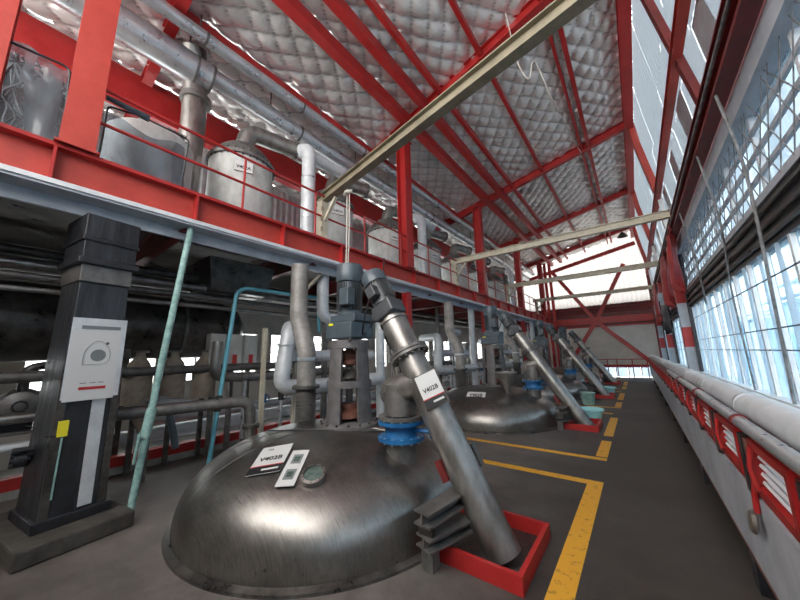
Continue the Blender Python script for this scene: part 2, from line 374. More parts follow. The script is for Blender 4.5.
# end wall
we = empty('wall_end', (0, 0, 0), kind='structure')
x = XL
while x < 1.25:
    x1 = min(x + .92, 1.3)
    ztop = min(roofz((x + x1) / 2), 8.6)
    def fn(u, v, x=x, x1=x1, ztop=ztop):
        xx = x + (x1 - x) * u; return (xx, YF + .05 + .018 * max(-1, min(1, 2.2 * math.sin(2 * PI * xx / .23))), 4.35 + (ztop - 4.35) * v)
    MB().grid(fn, 28, 1).build('profiled_sheet', 'end_sheet', we)
    x = x1
MB().box(XL, 1.3, YF + .05, YF + .2, .62, 3.05).build('plaster_wall', 'wall_cream', we)
MB().box(XL, 1.3, YF + .3, YF + .4, 3.0, 4.4).build('recess_back', 'maroon', we)
MB().box(XL, 1.3, YF - .05, YF + .35, 3.0, 3.08).build('recess_sill', 'red', we)
for z in (4.3, 3.75, 3.2): MB().ibeam((XL, YF + .12, z), (1.3, YF + .12, z), .14, .18, .02).build('cross_beam', 'dark_red', we)
MB().box(XL, 1.3, YF - .1, YF + .02, 3.2, 3.62).build('cross_beam', 'red', we)
MB().box(XL, -1.75, YF + .05, YF + .2, -.1, .62).build('plaster_wall', 'wall_cream', we)
c0 = Vector((-1.8, YF - .18, 3.35))
for q in ((-3.95, YF - .18, 6.9), (.65, YF - .18, .75), (-.0, YF - .18, 6.7), (-3.7, YF - .18, .5)):
    MB().bar(c0, q, .22, .06, (0, 1, 0)).build('cross_brace', 'red', we)
MB().box(-2.05, -1.55, YF - .22, YF - .15, 3.12, 3.58).build('gusset_plate', 'red', we)
for x in (-4.4, -4.1, 1.05): MB().ibeam((x, YF - .15, 0), (x, YF - .15, 7.6), .16, .16, .02, (0, 1, 0)).build('wall_post', 'red' if x < 0 else 'dark_red', we)
MB().bar((-1.75, YF, .66), (1.2, YF, .66), .08, .12).build('wall_rail', 'red', we)
wn = empty('window_1', (0, 0, 0), kind='structure')
for k in range(4): MB().box(-1.72 + .6 * k, -1.18 + .6 * k, YF + .06, YF + .08, .02, .6).build('pane', 'film', wn)
for k in range(5): MB().box(-1.77 + .6 * k, -1.72 + .6 * k, YF + .02, YF + .1, 0, .6).build('mullion', 'red', wn)

wf = empty('wall_glare_block', (0, 0, 0), kind='structure')  # unseen half-height wall added to keep sky glare off the domes
MB().box(XL, 1.34, YN - .15, YN, 0, 3.7).build('glare_block_panel', 'wall_cream', wf)
# left wall with strip windows
wl = empty('wall_left', (0, 0, 0), kind='structure')
MB().box(XL - .15, XL, YN, YF, -.1, 1.15).build('lower_wall', 'wall_cream', wl)
MB().box(XL - .15, XL, YN, YF, 2.25, 3.7).build('upper_wall', 'wall_cream', wl)
MB().box(-6.62, -6.56, YN, YF, 6.02, 6.62).build('fascia_beam', 'red', wl)
MB().box(-6.66, -6.48, YN, YF, 5.98, 6.03).build('fascia_flange', 'red', wl)
wnl = empty('window_2', (0, 0, 0), kind='structure'); wnu = empty('window_3', (0, 0, 0), kind='structure')
y = YN; k = 0
while y < YF - .5:
    y1 = y + 1.1
    MB().box(XL - .12, XL - .02, y, y + .42, 1.15, 2.25).build('wall_pier', 'wall_cream', wl)
    MB().box(XL - .08, XL - .07, y + .42, y + 1.1, 1.15, 2.25).build('pane', 'clear', wnl)
    MB().bar((XL - .05, y + .76, 1.15), (XL - .05, y + .76, 2.25), .04, .04).build('mullion', 'white', wnl)
    for z in (1.45, 1.75, 2.0): MB().bar((XL - .05, y + .42, z), (XL - .05, y1, z), .03, .03).build('glazing_bar', 'white', wnl)
    y = y1; k += 1
y = YN
while y < YF - .5:
    y1 = min(y + 2.2, YF)
    def fn(u, v, y=y):
        yy = y + 1.3 * u; return (XL + .015 * max(-1, min(1, 2 * math.sin(2 * PI * yy / .2))), yy, 3.7 + 3.1 * v)
    MB().grid(fn, 40, 1).build('profiled_sheet', 'wall_grey', wl)
    MB().box(XL - .04, XL - .03, y + 1.3, y1, 3.95, 5.6).build('pane', 'clear', wnu)
    MB().box(XL - .06, XL, y + 1.3, y1, 5.6, 6.85).build('spandrel', 'wall_grey', wl)
    MB().box(XL - .06, XL, y + 1.3, y1, 3.7, 3.95).build('spandrel', 'wall_grey', wl)
    for z in (4.5, 5.05): MB().bar((XL, y + 1.3, z), (XL, y1, z), .03, .03).build('glazing_bar', 'white', wnu)
    y = y1

# ------------------------------------------------------------------ right wall: clerestory sheeting, eave beam, glazing
wr = empty('wall_right', (0, 0, 0), kind='structure')
def wx(z): return .82 + (8.7 - z) * .105       # clerestory leans out a little
def sheets(z0, z1, step, m, r):
    y = YN; i = 0
    while y < YF:
        y1 = min(y + step, YF); dx = (i % 2) * .012
        def fn(u, v, y=y, y1=y1, dx=dx):
            yy = y + (y1 - y) * u; z = z0 + (z1 - z0) * v
            return (wx(z) + dx + r * math.sin(2 * PI * yy / .16) + .02 * noise.noise(Vector((yy * 1.5, z * 1.2, 2))), yy, z)
        MB().grid(fn, int((y1 - y) / .04), 6).build('profiled_sheet', m, wr, smooth=True); y = y1; i += 1
sheets(6.9, 8.75, 1.0, 'rooflight', .012)
sheets(5.85, 6.9, 1.25, 'rooflight', .006)
MB().add([(wx(4.7) + .07, YN, 4.7), (wx(4.7) + .07, YF, 4.7), (wx(8.8) + .07, YF, 8.8), (wx(8.8) + .07, YN, 8.8)], [(0, 1, 2, 3)]).build('outer_sheet', 'rooflight', wr)
# lower clerestory: flat translucent boards with thin laps
y = YN; i = 0
while y < YF:
    y1 = min(y + .62, YF)
    for z0, z1 in ((4.75, 5.85),):
        def fn(u, v, y=y, y1=y1):
            yy = y + (y1 - y) * u; z = z0 + (z1 - z0) * v
            return (wx(z) + (i % 2) * .012 + .012 * noise.noise(Vector((yy * 2, z * 2, 7))), yy, z)
        MB().grid(fn, 6, 6).build('clerestory_board', ('rooflight', 'rooflight', 'wall_grey')[i % 3], wr, smooth=True)
    y = y1; i += 1
MB().channel((wx(5.9) - .1, YN, 5.9), (wx(5.9) - .1, YF, 5.9), .12, .2).build('wall_rail', 'orange_red', wr)
MB().channel((1.12, YN, 4.55), (1.12, YF, 4.55), .16, .5, .03).build('eave_beam', 'dark_red', wr)
MB().bar((1.05, YN, 4.25), (1.05, YF, 4.25), .14, .05).build('eave_flange', 'dark_red', wr)
MB().tube([(1.0, YN, 4.5), (1.0, YF, 4.5)], .022, 8).build('conduit', 'cable', wr)
for y in (BAYS[0], 5.7) + tuple(BAYS[2:]):
    if y < 2: continue
    if y == 5.7: MB().bar((.66, y, 8.3), (1.17, y - .1, 4.95), .09, .14, (0, 1, 0)).build('knee_brace', 'maroon', wr)
    else:
        pts = [(.72, y, 8.4), (.78, y, 7.7), (.90, y, 6.9), (1.03, y, 6.1)]
        mb = MB()
        for p, q in zip(pts[:-1], pts[1:]): mb.bar(p, q, .20, .16, (1, 0, 0))
        mb.build('knee_brace', 'orange_red', wr)
        MB().bar((1.06, y, 6.0), (1.12, y, 4.8), .1, .1, (0, 1, 0)).build('wall_post', 'white', wr)
# glazing posts
WB = 1.0   # bottom of glazing
for i, y in enumerate([10.75, 16.0, 20.6]):
    c = empty('window_post', (1.08, y, WB)); c.parent = wr
    zz = 1.0; k = 0
    segs = [.62, .5, .62, .55, .5, .5]
    for k, s in enumerate(segs):
        MB().box(.98, 1.18, y - .11, y + .11, zz, min(4.3, zz + s)).build('painted_band', ('ledge', 'band_red')[k % 2], c); zz += s
        if zz > 4.25: break
    MB().box(1.16, 1.24, y - .24, y - .13, 1.0, 4.3).build('glazing_jamb', 'black', wr)
# black band, sill, parapet behind
mb = MB().box(1.22, 1.34, YN, YF, 2.6, 3.05).build('transom_panel', 'black', wr)
for z in (2.68, 2.8, 2.95): MB().tube([(1.19, YN, z), (1.19, YF, z)], .022, 8).build('transom_pipe', 'dark_steel', wr)
MB().box(1.2, 1.32, YN, YF, 3.05, 3.13).build('transom_capping', 'ledge', wr)
MB().box(1.14, 1.36, YN, YF, 4.0, 4.25).build('head_panel', 'ledge', wr)
MB().box(1.12, 1.40, YN, YF, .92, 1.02).build('window_sill', 'white', wr)
MB().box(1.18, 1.34, YN, YF, -.1, .92).build('parapet_wall', 'wall_cream', wr)
# lower glazing
w4 = empty('window_4', (0, 0, 0), kind='structure')
y = YN; i = 0
while y < YF:
    wd = .62 + .25 * R.random() if y < 12 else .9
    y1 = min(y + wd, YF); tilt = R.uniform(-.06, .16)
    MB().box(1.262, 1.268, y + .03, y1 - .03, 1.02, 2.6).build('pane', 'pane', w4)
    MB().bar((1.25, y, 1.02), (1.25, y, 2.6), .05, .05).build('mullion', 'white', w4)
    # plastic strip curtain hung in the pane
    sw = R.uniform(.10, .30); sy = y + R.uniform(.05, .4)
    def fn(u, v, sy=sy, sw=sw, tilt=tilt):
        return (1.22 + .02 * math.sin(u * 5 + v * 3), sy + sw * (u - .5) * (1 - .35 * v) + tilt * (1 - v) * 1.2, 1.03 + 1.56 * v)
    MB().grid(fn, 5, 6).build('plastic_strip', 'frost', w4, smooth=True)
    y = y1; i += 1
for z in (1.55, 1.78, 2.3): MB().tube([(1.2, YN, z), (1.2, YF, z)], .008, 6).build('tie_wire', 'black', w4)
# upper glazing with net
w5 = empty('window_5', (0, 0, 0), kind='structure')
y = YN; i = 0
while y < YF:
    y1 = min(y + 1.15, YF)
    MB().box(1.30, 1.31, y + .02, y1 - .02, 3.13, 4.0).build('pane', 'film', w5)
    MB().bar((1.28, y, 3.13), (1.28, y, 4.0), .06, .05).build('mullion', 'white', w5)
    y = y1
for z in (3.35, 3.58, 3.8): MB().bar((1.25, YN, z), (1.25, YF, z), .03, .05).build('glazing_bar', 'ledge', w5)
mb = MB(); y = 1.0
while y < 14:
    for s in (-1, 1):
        mb.bar((1.2 + .01 * R.random(), y, 3.1), (1.2, y + s * R.uniform(.45, .75), 4.02), .008, .008)
    y += .30
o = mb.build('netting', 'cable', w5); o['kind'] = 'stuff'
# outside: yard, blue building
MB().box(1.5, 60, -30, 90, -4.2, -4.0).build('yard_ground', 'ground', None)['kind'] = 'structure'
bb = empty('outside_building', (14, 12, -4), 'blue and white sheeted building seen through the right-hand windows', 'building')
for k in range(14):
    yy = -14 + k * 4.4; hh = 7.6 + 2.2 * R.random()
    MB().box(8 + R.random(), 13, yy, yy + 4.2, -4, -4 + hh).build('wall_panel', 'blue_building' if k % 3 else 'white', bb)
    MB().add([(7.5, yy - .1, -4 + hh), (7.5, yy + 4.3, -4 + hh), (13.5, yy + 4.3, -2.6 + hh), (13.5, yy - .1, -2.6 + hh), (7.5, yy - .1, -3.9 + hh), (7.5, yy + 4.3, -3.9 + hh), (13.5, yy + 4.3, -2.5 + hh), (13.5, yy - .1, -2.5 + hh)],
             [(0, 1, 2, 3), (7, 6, 5, 4), (0, 4, 5, 1), (1, 5, 6, 2), (2, 6, 7, 3), (3, 7, 4, 0)]).build('roof_sheet', 'blue_building', bb)

# ------------------------------------------------------------------ right gallery: ledge, grilles, wrapped pipe
gl = empty('pipe_gallery_ledge', (.48, 6, 0), 'long pale grey ledge on dark legs running beside the right-hand windows', 'ledge')
MB().box(.42, .46, YN, 21.5, .30, .78).build('fascia_board', 'ledge', gl)
MB().box(.42, 1.1, YN, 21.5, .27, .30).build('ledge_base', 'rust', gl)
for y in (-.9, 1.2, 3.3, 5.4, 7.45, 9.5, 11.8, 14.1, 16.4, 18.7): MB().box(.44, .56, y - .07, y + .07, 0, .27).build('leg', 'black', gl)
MB().box(.47, 1.08, YN, 21.5, .76, .79).build('shelf', 'rust', gl)
MB().box(.86, 1.12, YN, 21.5, 1.0, 1.04).build('timber_sill', 'wood', gl)
MB().channel((.46, YN, .81), (.46, 21.5, .81), .05, .05, .01).build('lower_rail', 'red', gl)
MB().channel((.46, YN, 1.10), (.46, 21.5, 1.10), .05, .06, .01).build('upper_rail', 'dark_red', gl)
def grille(y):
    g = empty('grille_frame', (.46, y, .8))
    y0, y1 = y - .27, y + .27; x = .44
    MB().bar((x, y0, .83), (x, y0, 1.1), .05, .045).build('frame_post', 'red', g)
    MB().bar((x, y1, .83), (x, y1, 1.1), .05, .045).build('frame_post', 'red', g)
    MB().bar((x, y0, .85), (x, y1, .85), .05, .04).build('frame_rail', 'red', g)
    MB().bar((x, y0, 1.08), (x, y1, 1.08), .05, .04).build('frame_rail', 'red', g)
    MB().tube([(x - .03, y + .20, .86), (x - .045, y + .22, .96), (x - .03, y + .21, 1.07)], .011, 8).build('handle', 'red', g, True)
    for k in range(5):
        z = .885 + k * .042
        MB().bar((x + .02, y0 + .03, z), (x + .02, y1 - .03, z), .05, .016, (.5, 0, 1)).build('slat', 'white', g)
    return g
g0 = grille(2.3); gi = 0
ys = [2.3 + .86 * k for k in range(-1, 21)]
for y in ys:
    g = g0 if abs(y - 2.3) < .01 else copy_tree(g0, loc=(.46, y, .8))
    gi_ = ys.index(y)
    tag(g, 'red framed grille with white slats on the grey ledge, %s from the camera' % ORD[gi_], 'grille', 'red framed grilles along the ledge')
    yy = y + .43
    p = empty('ledge_post', (.45, yy, .8), 'dark post on the ledge just beyond the %s grille' % ORD[gi_], 'post', 'dark posts between the grilles')
    MB().box(.405, .50, yy - .07, yy + .01, .79, 1.10).build('post_web', 'black', p); MB().box(.412, .44, yy - .13, yy - .07, .82, 1.09).build('side_plate', 'rust', p)
wp = empty('wrapped_pipe', (.56, 6, 1.2), 'thick silver wrapped pipe lying along the top of the grey ledge', 'pipe')
y = YN; i = 0
while y < 21.4:
    y1 = min(y + 1.35, 21.5)
    pts = [(.56 + .006 * math.sin(t * 3), y + (y1 - y) * t / 4, 1.205 + .008 * math.sin(t * 2 + i)) for t in range(5)]
    MB().tube(pts, .088, 16).build('lagging_section', 'white_clad', wp, True)
    MB().tube([(.56, y1 - .02, 1.205), (.56, y1 + .02, 1.205)], .096, 16).build('pipe_strap', 'cladding', wp, True)
    y = y1; i += 1
lp = empty('lower_pipe', (.52, 6, 1.0), 'smaller silver pipe on red clips just under the wrapped pipe', 'pipe')
MB().tube([(.43, YN, 1.16), (.43, 8, 1.16)], .035, 12).build('pipe_run', 'cladding', lp, True)
for y in (1.2, 2.75, 4.3, 5.9): MB().tube([(.43, y - .015, 1.16), (.43, y + .015, 1.16)], .043, 14).build('clip', 'dark_red', lp, True)
tr = empty('steam_trap', (.41, 2.62, .75), 'small silver disc valve hanging on a red stem in front of the ledge', 'valve')
MB(zto((.40, 2.62, .66), (-1, 0, .1))).lathe([(0, 0), (.05, .003), (.062, .015), (.05, .03), (0, .034)], n=20).build('disc', 'tube_steel', tr, True)
MB().tube([(.405, 2.62, .71), (.41, 2.62, .80), (.43, 2.60, .95)], .014, 8).build('stem', 'red', tr, True)
# red tarpaulins and loose cables under the eave beam
def drape(y, wdt, z0, z1, m, name, lab, seed, xx=.98):
    def fn(u, v):
        a = u * 9 + seed; f = .5 + .5 * v
        return (xx - .10 * math.sin(a) * (1 - .5 * v) - .05 * noise.noise(Vector((u * 4, v * 3, seed))), y + wdt * (u - .5) * f + .12 * (1 - v) * math.sin(seed), z0 + (z1 - z0) * v + .12 * math.sin(u * 7 + seed) * (1 - v))
    o = MB().grid(fn, 36, 18).build(name, m, None, True); s = o.modifiers.new('thick', 'SOLIDIFY'); s.thickness = .012
    return tag(o, lab, 'tarpaulin')
drape(9.6, 1.4, 3.0, 4.35, 'red_cloth', 'tarpaulin', 'bunched red tarpaulin hanging from the eave beam in front of the banded post', 1.3)
drape(12.2, 2.2, 2.9, 4.35, 'red_cloth', 'tarpaulin', 'bunched red tarpaulin hanging just beyond the banded post', 2.7)
drape(14.2, 1.6, 2.2, 3.1, 'black', 'tarpaulin', 'black cloth hanging low below the red tarpaulins', 4.1, .95)
drape(17.8, 2.2, 2.9, 4.35, 'red_cloth', 'tarpaulin', 'farthest bunched red tarpaulin under the eave beam', .4)
def cable(name, pts, r, m, lab, cat='cable'):
    o = MB().tube(bend(pts, .5, 6), r, 8).build(name, m, None, True); return tag(o, lab, cat)
cable('hanging_cable', [(1.0, 4.3, 4.25), (1.1, 4.35, 3.4), (1.12, 4.5, 2.6), (1.14, 4.75, 1.04)], .014, 'cable', 'grey cable hanging in front of the netted window nearest the camera')
cable('hanging_cable', [(1.0, 5.6, 4.25), (1.1, 5.6, 3.2), (1.12, 6.0, 2.5), (1.14, 6.0, 1.04)], .012, 'cable', 'thin grey cable hanging across the black transom, second from the camera')
cable('hanging_cable', [(1.0, 7.8, 4.2), (1.08, 7.6, 3.1), (1.12, 7.9, 2.4)], .012, 'cable', 'short grey cable looped in front of the black transom')

# ================================================================== MEZZANINE
mz = empty('mezzanine', (-4.4, 9, 3.25), 'long red steel mezzanine with a white lower angle along the left side', 'platform')
XF = -4.4
MB().box(XF - .02, XF + .0, YN, YF, 3.36, 3.72).build('edge_girder', 'orange_red', mz)
MB().box(XF - .12, XF + .10, YN, YF, 3.72, 3.76).build('girder_flange', 'red', mz)
MB().box(XF - .14, XF + .14, YN, YF, 3.31, 3.36).build('lower_flange', 'white_clad', mz)
MB().box(XF - .16, XF - .12, YN, YF, 3.15, 3.33).build('white_angle', 'ledge', mz)
MB().box(XF - .14, XF + .12, YN, YF, 3.285, 3.31).build('angle_plate', 'ledge', mz)
y = -1.15
while y < YF:
    MB().box(XF, XF + .10, y - .012, y + .012, 3.36, 3.72).build('stiffener', 'red', mz); y += 1.25
MB().box(XL + .02, XF - .12, YN, YF - .3, 3.62, 3.70).build('deck_plate', 'dark_steel', mz)
for y in range(-1, 22, 2): MB().ibeam((XL, y + .3, 3.42), (XF - .05, y + .3, 3.42), .12, .36, .02).build('floor_joist', 'dark_red', mz)  # dark red here paints in the shade under the deck
rl = empty('mezzanine_railing', (XF, 9, 3.76), 'thin red pipe railing along the edge of the mezzanine', 'railing')
for z in (4.62, 4.2): MB().tube([(XF + .02, .3, z), (XF + .02, YF, z)], .02, 8).build('rail', 'red', rl, True)
y = 1.95; i = 0
while y < YF:
    MB().tube([(XF + .02, y, 3.76), (XF + .02, y, 4.62)], .018, 8).build('post', 'red', rl, True); y += 1.3
# steel columns
def column(y, lab, zb=3.76, w=.28, m='red', ztop=None):
    c = empty('steel_column', (XF, y, zb), lab, 'column', 'red steel columns along the mezzanine edge')
    zt = ztop or roofz(XF) - .3
    o = MB().ibeam((XF, y, zb), (XF, y, zt), w, w, .025, (1, 0, 0)).build('shaft', m, c)
    MB().box(XF - w * .62, XF + w * .62, y - w * .62, y + w * .62, zb, zb + .02).build('base_plate', m, c)
    MB().box(XF - w * .62, XF + w * .62, y - w * .62, y + w * .62, zt, zt + .02).build('cap_plate', m, c)
    if y > 4:
        MB().ibeam((XF - .03, y, 0), (XF - .03, y, 3.14), .18, .18, .02, (1, 0, 0)).build('lower_shaft', 'red', c)
        MB().box(XF - .18, XF + .12, y - .15, y + .15, 0, .02).build('base_plate', 'red', c)
column(.24, 'broad faded red column standing on the mezzanine edge above the black wrapped column', 3.76, .26, 'orange_red')
column(-.42, 'faded red column at the left edge of the photo', 3.76, .26, 'orange_red')
for i, y in enumerate(BAYS[1:]): column(y, 'red steel column carrying the roof, %s one beyond the vertical grey motor' % ['first', 'second', 'third', 'fourth'][i])
# plastic-wrapped frame with cable bundle between the two near columns
cb = empty('cable_bundle', (-4.75, -.08, 3.8), 'dark tangle of cables behind clear plastic film between the two near red columns', 'cable bundle')
for k in range(22):
    a = R.uniform(-.3, .1); p = [(-4.75 + R.uniform(-.15, .1), a + R.uniform(-.2, .25), 3.78 + .25 * j + R.uniform(-.05, .05)) for j in range(5)]
    MB().tube(bend(p, .2, 3), R.uniform(.008, .02), 6).build('cable', ('black', 'cable', 'mid_steel')[k % 3], cb, True)
MB().box(-5.1, -4.95, -.5, .15, 3.76, 4.7).build('backing_cabinet', 'black', cb)
def fn(u, v): return (-4.52 + .03 * noise.noise(Vector((u * 5, v * 5, 1))), -.34 + .5 * u, 3.80 + .95 * v + .04 * math.sin(6 * u))
MB().grid(fn, 14, 14).build('plastic_film', 'film', cb, True)
MB().tube(bend([(-4.5, -.3, 4.72), (-4.5, .1, 4.76), (-4.5, .14, 3.8)], .08), .012, 6).build('film_frame', 'black', cb, True)
# sheet-covered grey box tank beside the broad column
gb = empty('sheeted_tank', (-5.2, .9, 3.76), 'pale grey tank under clear plastic sheeting next to the broad red column', 'tank')
MB().lathe([(.50, 0), (.52, .02), (.52, 1.05), (.46, 1.12), (0, 1.16)], (-5.35, 1.02, 3.72), 36).build('shell', 'vessel', gb, True)
def fn(u, v): return (-4.62 + .05 * noise.noise(Vector((u * 4, v * 4, 9))) - .15 * v, .42 + .85 * u, 3.85 + .72 * v + .04 * math.sin(9 * u))
MB().grid(fn, 18, 14).build('plastic_sheet', 'film', gb, True)
MB().tube(bend([(-4.55, .42, 3.8), (-4.55, .43, 4.55), (-4.55, .75, 4.62), (-4.55, 1.25, 4.6), (-4.55, 1.22, 3.8)], .05), .012, 6).build('sheet_frame', 'black', gb, True)
MB().tube([(-4.5, .40, 4.62), (-4.5, .80, 4.60)], [.03, .045], 10).build('rolled_sheet', 'motor', gb, True)

# vessels on the mezzanine
def vessel(y):
    v = empty('mezzanine_vessel', (-5.75, y, 3.7)); c = (-5.75, y, 3.7); r = .56
    MB().lathe([(r - .03, 0), (r, .03), (r, 1.58)], c, 40).build('shell', 'vessel', v, True)
    MB().lathe([(r, 1.58), (r + .05, 1.58), (r + .05, 1.64), (r, 1.64)], c, 40).build('flange', 'mid_steel', v, True)
    MB().bolts(c, r + .025, c[2] + 1.55, 30, .014, .13).build('flange_bolts', 'black', v)
    MB().lathe([(r, 1.64), (r * .93, 1.78), (r * .7, 1.93), (r * .38, 2.02), (.2, 2.05)], c, 40).build('dome_lid', 'mid_steel', v, True)
    # gooseneck duct rising from the lid and turning down along the hall
    path = bend([(c[0], y, 5.7), (c[0] + .05, y + .05, 6.12), (c[0] + .3, y + 1.0, 6.12)], .3, 7)
    MB().tube(path, .17, 18).build('gooseneck', 'tube_steel', v, True)
    MB().tube([(c[0] + .285, y + .95, 6.12), (c[0] + .3, y + 1.0, 6.12)], .205, 20).build('gooseneck_flange', 'mid_steel', v, True)
    MB().tube([(c[0], y, 5.70), (c[0], y, 5.76)], .24, 20).build('lid_flange', 'mid_steel', v, True)
    n = Vector((.93, -.36, 0)).normalized(); p = Vector((c[0], y, 5.02)) + n * (r + .006)
    fm = frame(p, Vector((.36, .93, 0)), (0, 0, 1))
    s = MB(fm).box(-.15, .15, -.10, .10, -.003, .004).build('name_plate', 'paper', v)
    text_mesh('V402A', .085, 'lettering', 'print', fm @ Matrix.Translation((0, -.02, .005)), s)
    MB(fm).box(-.15, .15, -.11, -.10, -.003, .006).build('plate_edge', 'dark_red', s)
    return v
v0 = vessel(2.5)
for k in range(8):
    y = 2.5 + 2.22 * k
    v = v0 if k == 0 else copy_tree(v0, loc=(-5.75, y, 3.7))
    tag(v, 'grey cylindrical vessel with domed lid on the mezzanine, %s from the left' % ORD[k].replace('nearest', 'first'), 'vessel', 'vessels on the mezzanine')
def downpipe(y):
    p = empty('mezzanine_downpipe', (-5.2, y, 3.7))
    MB().tube(bend([(-5.05, y, 3.7), (-5.05, y, 5.98), (-5.4, y - .02, 6.12), (-5.35, y + 1.2, 6.14)], .14), .14, 18).build('pipe', 'white_clad', p, True)
    for z in (4.4, 5.3): MB().tube([(-5.05, y, z), (-5.05, y, z + .03)], .148, 18).build('seam_band', 'cladding', p, True)
    return p
d0 = downpipe(3.55)
for k in range(4):
    y = 3.55 + (0, 4.35, 8.9, 13.3)[k]; d = d0 if k == 0 else copy_tree(d0, loc=(-5.2, y, 3.7))
    tag(d, 'pale vertical downpipe behind the mezzanine railing, %s from the left' % ORD[k].replace('nearest', 'first'), 'pipe', 'downpipes on the mezzanine')
# extractor duct drop near the camera
dd = empty('extract_duct', (-5.9, 1.6, 3.7), 'silver duct bending down from the roof pipe onto the mezzanine near the first vessel', 'duct')
MB().tube(bend([(-5.55, 1.45, 7.05), (-5.75, 1.58, 6.6), (-5.75, 1.62, 5.9), (-5.75, 1.58, 3.75)], .3), .19, 20).build('duct', 'tube_steel', dd, True)
MB().tube([(-5.75, 1.62, 6.15), (-5.75, 1.62, 6.25)], .24, 22).build('flange', 'mid_steel', dd, True)
MB().box(-5.56, -5.4, 1.25, 1.5, 3.9, 5.1).build('instrument_box', 'black', dd)
for k in range(9):
    MB().tube(bend([(-5.4, 1.2 + .05 * k, 4.0), (-5.25, 1.25 + .04 * k, 4.4 + R.uniform(-.1, .2)), (-5.35, 1.35, 4.9), (-5.4, 1.2 + .03 * k, 5.2)], .15), .012, 6).build('hose', ('black', 'motor', 'cable')[k % 3], dd, True)
# long silver roof pipes
def roofpipe(x, z, r, lab, m='cladding', y0=YN, y1=YF - .3, seg=1.9):
    p = empty('roof_pipe', (x, 9, z), lab, 'pipe'); y = y0
    while y < y1:
        e = min(y + seg, y1)
        MB().tube([(x, y, z), (x, e, z)], r, 18).build('cladding_section', m, p, True)
        MB().tube([(x, e - .02, z), (x, e + .02, z)], r * 1.07, 18).build('joint_band', 'mid_steel', p, True); y = e
    y = y0 + 1.2
    while y < y1: MB().bar((x, y, z + r), (x, y, roofz(x) - .1), .02, .02).build('hanger', 'mid_steel', p); y += 2.5
roofpipe(-5.15, 6.98, .105, 'slimmer bright silver pipe hung under the roof nearest the aisle')
roofpipe(-5.55, 6.68, .17, 'thick silver pipe with dark joint bands hung under the roof behind the slimmer one', y0=1.7)
roofpipe(-5.6, 6.66, .25, 'fattest silver pipe under the roof at the top left, ending at the bending duct', y1=1.75)
# a wide lagged duct top left
wd = empty('lagged_duct', (-7.2, 0, 6.2), 'wide white lagged duct crossing behind the near red columns', 'duct')
MB().tube([(-7.2, YN, 6.2), (-7.2, .15, 6.2)], [.28, .26], 22).build('duct_run', 'white_clad', wd, True)
for y in (-1.2, 0): MB().tube([(-7.2, y, 6.2), (-7.2, y + .04, 6.2)], .295, 22).build('duct_band', 'cladding', wd, True)

# cream runway beams over the aisle
def runway(y, lab, khaki=False):
    m = 'khaki' if khaki else 'cream'
    c = empty('runway_beam', (-1.8, y, 4.6), lab, 'beam', 'cream beams spanning the aisle')
    MB().ibeam((-4.62, y + (.05 if khaki else 0), 4.60), (.98, y - (.95 if khaki else 0), 4.60), .13, .18, .016).build('beam', m, c)
    MB().box(-4.5, -4.36, y - .07, y + .07, 3.76, 4.51).build('end_post', 'cream', c)
    MB().bar((-4.35, y, 4.12), (-4.05, y, 4.5), .06, .05).build('knee', 'cream', c)
    for z in (3.9, 4.1, 4.3): MB().box(-4.37, -4.33, y - .085, y - .065, z, z + .08).build('cleat', 'khaki', c)
    return c
YB = [3.45, 8.9, 14.05, 19.3]
for i, y in enumerate(YB): runway(y, 'cream steel beam crossing the aisle overhead, %s from the camera' % ['nearest and darkest', 'second', 'third', 'farthest'][i], i == 0)
# chain hoist rope
ch = empty('hoist_rope', (-3.3, 3.45, 3), 'pale knotted rope hanging from the nearest cream beam', 'rope')
MB().tube(bend([(-3.75, 3.45, 4.55), (-3.75, 3.45, 3.6), (-3.77, 3.45, 3.0)], .2), .012, 7).build('rope', 'rope', ch, True)
MB().tube(bend([(-3.69, 3.45, 4.55), (-3.69, 3.45, 3.6), (-3.72, 3.45, 3.05)], .2), .010, 7).build('rope', 'rope', ch, True)
MB().tube([(-3.82, 3.45, 4.46), (-3.70, 3.37, 4.44), (-3.62, 3.45, 4.46)], .03, 8).build('knot', 'rope', ch, True)
MB().tube(bend([(-3.76, 3.45, 3.15), (-3.70, 3.45, 3.1), (-3.72, 3.45, 2.98), (-3.79, 3.45, 3.0), (-3.78, 3.45, 3.05)], .03), .014, 7).build('hook', 'mid_steel', ch, True)
cw = MB().tube(bend([(-1.2, 5.2, 8.1), (-1.1, 5.3, 6.9), (-.95, 5.4, 6.5), (-.85, 5.4, 7.1), (-.7, 5.9, 6.4), (-.5, 8.5, 6.6)], .3), .010, 6).build('loose_wire', 'rope', None, True)
tag(cw, 'loose pale wire looping down from the roof beyond the nearest cream beam', 'wire')
lmp = empty('hanging_lamp', (.2, 19.5, 7.3), 'small dark lamp hanging from the roof near the end wall', 'lamp')
MB().tube([(.15, 19.5, 8.4), (.15, 19.5, 7.75)], .02, 8).build('stem', 'black', lmp); MB().lathe([(.05, .25), (.1, .2), (.25, 0), (.22, .0), (.05, .15)], (.15, 19.5, 7.5), 20).build('shade', 'dark_steel', lmp, True)

